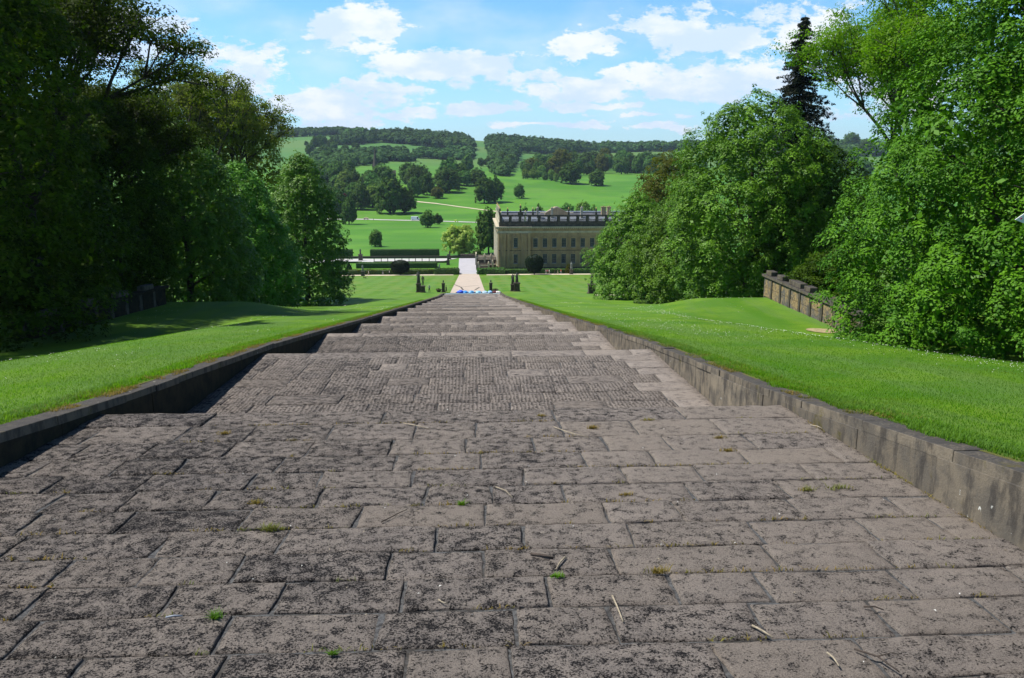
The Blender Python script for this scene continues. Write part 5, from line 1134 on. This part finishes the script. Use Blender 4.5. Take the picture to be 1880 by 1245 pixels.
# ------------------------------------------------------------------ woods that read as one mass
def wood(poly, sp, hpx, seed, name='far_wood', conif=False):
    rg = np.random.default_rng(seed); poly = np.array(poly, float); C = []; 
    P = np.array([tuple(G(x, y, 500)) for x, y in poly]); uv = np.stack([P[:, 0]/P[:, 1], np.log(P[:, 1])], -1); mn, mx = uv.min(0), uv.max(0)
    Ym = P[:, 1].mean(); area = (mx[0]-mn[0])*Ym*(np.exp(mx[1])-np.exp(mn[1])); n = int(min(9000, area/sp**2)); cand = rg.uniform(mn, mx, (n, 2))
    inside = np.zeros(n, bool); j = len(uv)-1
    for i in range(len(uv)):
        c1 = (uv[i, 1] > cand[:, 1]) != (uv[j, 1] > cand[:, 1]); xx = (uv[j, 0]-uv[i, 0])*(cand[:, 1]-uv[i, 1])/(uv[j, 1]-uv[i, 1]+1e-12)+uv[i, 0]; inside ^= c1 & (cand[:, 0] < xx); j = i
    cand = cand[inside]; Y = np.exp(cand[:, 1]); X = cand[:, 0]*Y; Z = gz(X, Y); n = len(X)
    if n == 0: return
    hh = hpx*Y/1500.*rg.uniform(.75, 1.25, n); rr = sp*.75*rg.uniform(.7, 1.3, n)
    K = 70; d = rg.normal(size=(n, K, 3)); d[..., 2] = np.abs(d[..., 2])*1.1-.35; d /= np.linalg.norm(d, axis=-1, keepdims=True)
    lump = 1+.30*(rg.random((n, K))-.5)
    Pc = np.stack([X, Y, Z+hh*.55], -1)[:, None]+d*lump[..., None]*np.stack([rr, rr, hh*.5], -1)[:, None]
    nr = d+np.array([0, 0, .3])+rg.normal(size=d.shape)*.3; nr /= np.linalg.norm(nr, axis=-1, keepdims=True); t = np.cross(nr, rg.normal(size=d.shape)); t /= np.linalg.norm(t, axis=-1, keepdims=True); b_ = np.cross(nr, t)
    s_ = (rr*.36)[:, None, None]*rg.uniform(.6, 1.3, (n, K, 1)); V = np.stack([Pc-t*s_, Pc+b_*s_*.8, Pc+t*s_, Pc-b_*s_*.8], 2).reshape(-1, 3)
    pt = np.clip(.5+1.6*fbm(X/90, Y/130, 3, seed), 0, 1); tone = np.clip(np.repeat(rg.random(n)*.5+pt*.5, K)*.8+rg.random(n*K)*.25, 0, 1)
    tag(mesh_np(name, V, np.arange(len(V)).reshape(-1, 4), M['far_blue'], attr={'tone': ('FACE', tone)}), kind='stuff')
wood([(500, 246), (655, 246), (655, 250), (500, 252)], 14, 9, 1)
wood([(632, 250), (686, 250), (690, 254), (634, 256)], 13, 13, 2)
wood([(612, 264), (640, 257), (690, 253), (745, 250), (852, 259), (866, 267), (868, 276), (800, 272), (748, 266), (690, 262), (655, 266), (614, 268)], 12, 13, 3)
wood([(765, 284), (862, 280), (868, 294), (835, 294), (768, 291)], 12, 11, 8)
wood([(578, 286), (640, 283), (690, 281), (740, 283), (756, 296), (700, 300), (628, 309), (578, 303)], 12, 11, 4)
wood([(893, 262), (960, 266), (1080, 276), (1083, 281), (1005, 284), (952, 281), (944, 298), (924, 326), (908, 316), (905, 292)], 12, 14, 5)
wood([(1085, 275), (1180, 274), (1320, 269), (1340, 279), (1250, 278), (1170, 279), (1100, 282)], 13, 12, 6)
wood([(1340, 270), (1700, 268), (1700, 286), (1340, 288)], 14, 14, 7)
# distant blue ridge seen through the dip
X_ = np.linspace(-3500, 6500, 80); Zt = 6200*np.interp(X_/6200., [-.6, .05, .11, .15, .19, .24, .5, 1.1], [.0, .010, .0185, .0245, .020, .0265, .030, .03])
V = np.concatenate([np.stack([X_, np.full(80, 6200.), Zt], -1), np.stack([X_, np.full(80, 5000.), Zt-170], -1), np.stack([X_, np.full(80, 7600.), Zt-200], -1)]); i_ = np.arange(79)
tag(mesh_np('distant_hill', V, np.concatenate([np.stack([80+i_, 81+i_, i_+1, i_], -1), np.stack([i_, i_+1, 161+i_, 160+i_], -1)]), M['grass'], smooth=True), kind='structure')
# ------------------------------------------------------------------ church
cg = G(690, 332, 700); cm = cg.y/1500.
ch = thing('church', 'dark stone church with a tall pointed spire rising out of the trees on the left', 'church', tuple(cg)); Hs = 60*cm; tw = 9.5*cm/2
q = MB(); q.box(-tw, tw, -tw, tw, -2, Hs*.42); q.build('tower', M['plinth'], ch)
q = MB(); q.lathe(0, 0, [(tw*.98, Hs*.42+.01), (tw*.5, Hs*.68), (.15, Hs)], 8); q.build('spire', M['plinth'], ch)
for sx in (-1, 1):
    for sy in (-1, 1): q = MB(); q.box(sx*tw-.5, sx*tw+.5, sy*tw-.5, sy*tw+.5, Hs*.42+.02, Hs*.42+1.); q.lathe(sx*tw, sy*tw, [(.5, Hs*.42+1.), (.05, Hs*.50)], 6); q.build('pinnacle', M['plinth'], ch)
q = MB(); nw = tw*.95; q.add([(tw+.01, -nw, -2), (tw+22, -nw, -2), (tw+22, nw, -2), (tw+.01, nw, -2), (tw+.01, -nw, 8), (tw+22, -nw, 8), (tw+22, nw, 8), (tw+.01, nw, 8), (tw+.01, 0, 13), (tw+22, 0, 13)], [(0, 1, 5, 4), (2, 3, 7, 6), (4, 5, 9, 8), (6, 7, 8, 9), (1, 2, 6, 9, 5), (3, 0, 4, 8, 7)]); q.build('nave', M['plinth'], ch)
# ------------------------------------------------------------------ haze
hm = bpy.data.materials.new('haze'); hm.use_nodes = True; hm.node_tree.nodes.clear(); k = N(hm.node_tree)
pvn = k('ShaderNodeVolumePrincipled', {'Color': (.62, .76, 1, 1), 'Density': HAZE, 'Anisotropy': .2}); k.l.new(pvn.outputs[0], k('ShaderNodeOutputMaterial').inputs['Volume'])
q = MB(); q.box(-9500, 9500, -60, 8200, -260, 320); tag(q.build('haze', hm), kind='stuff')
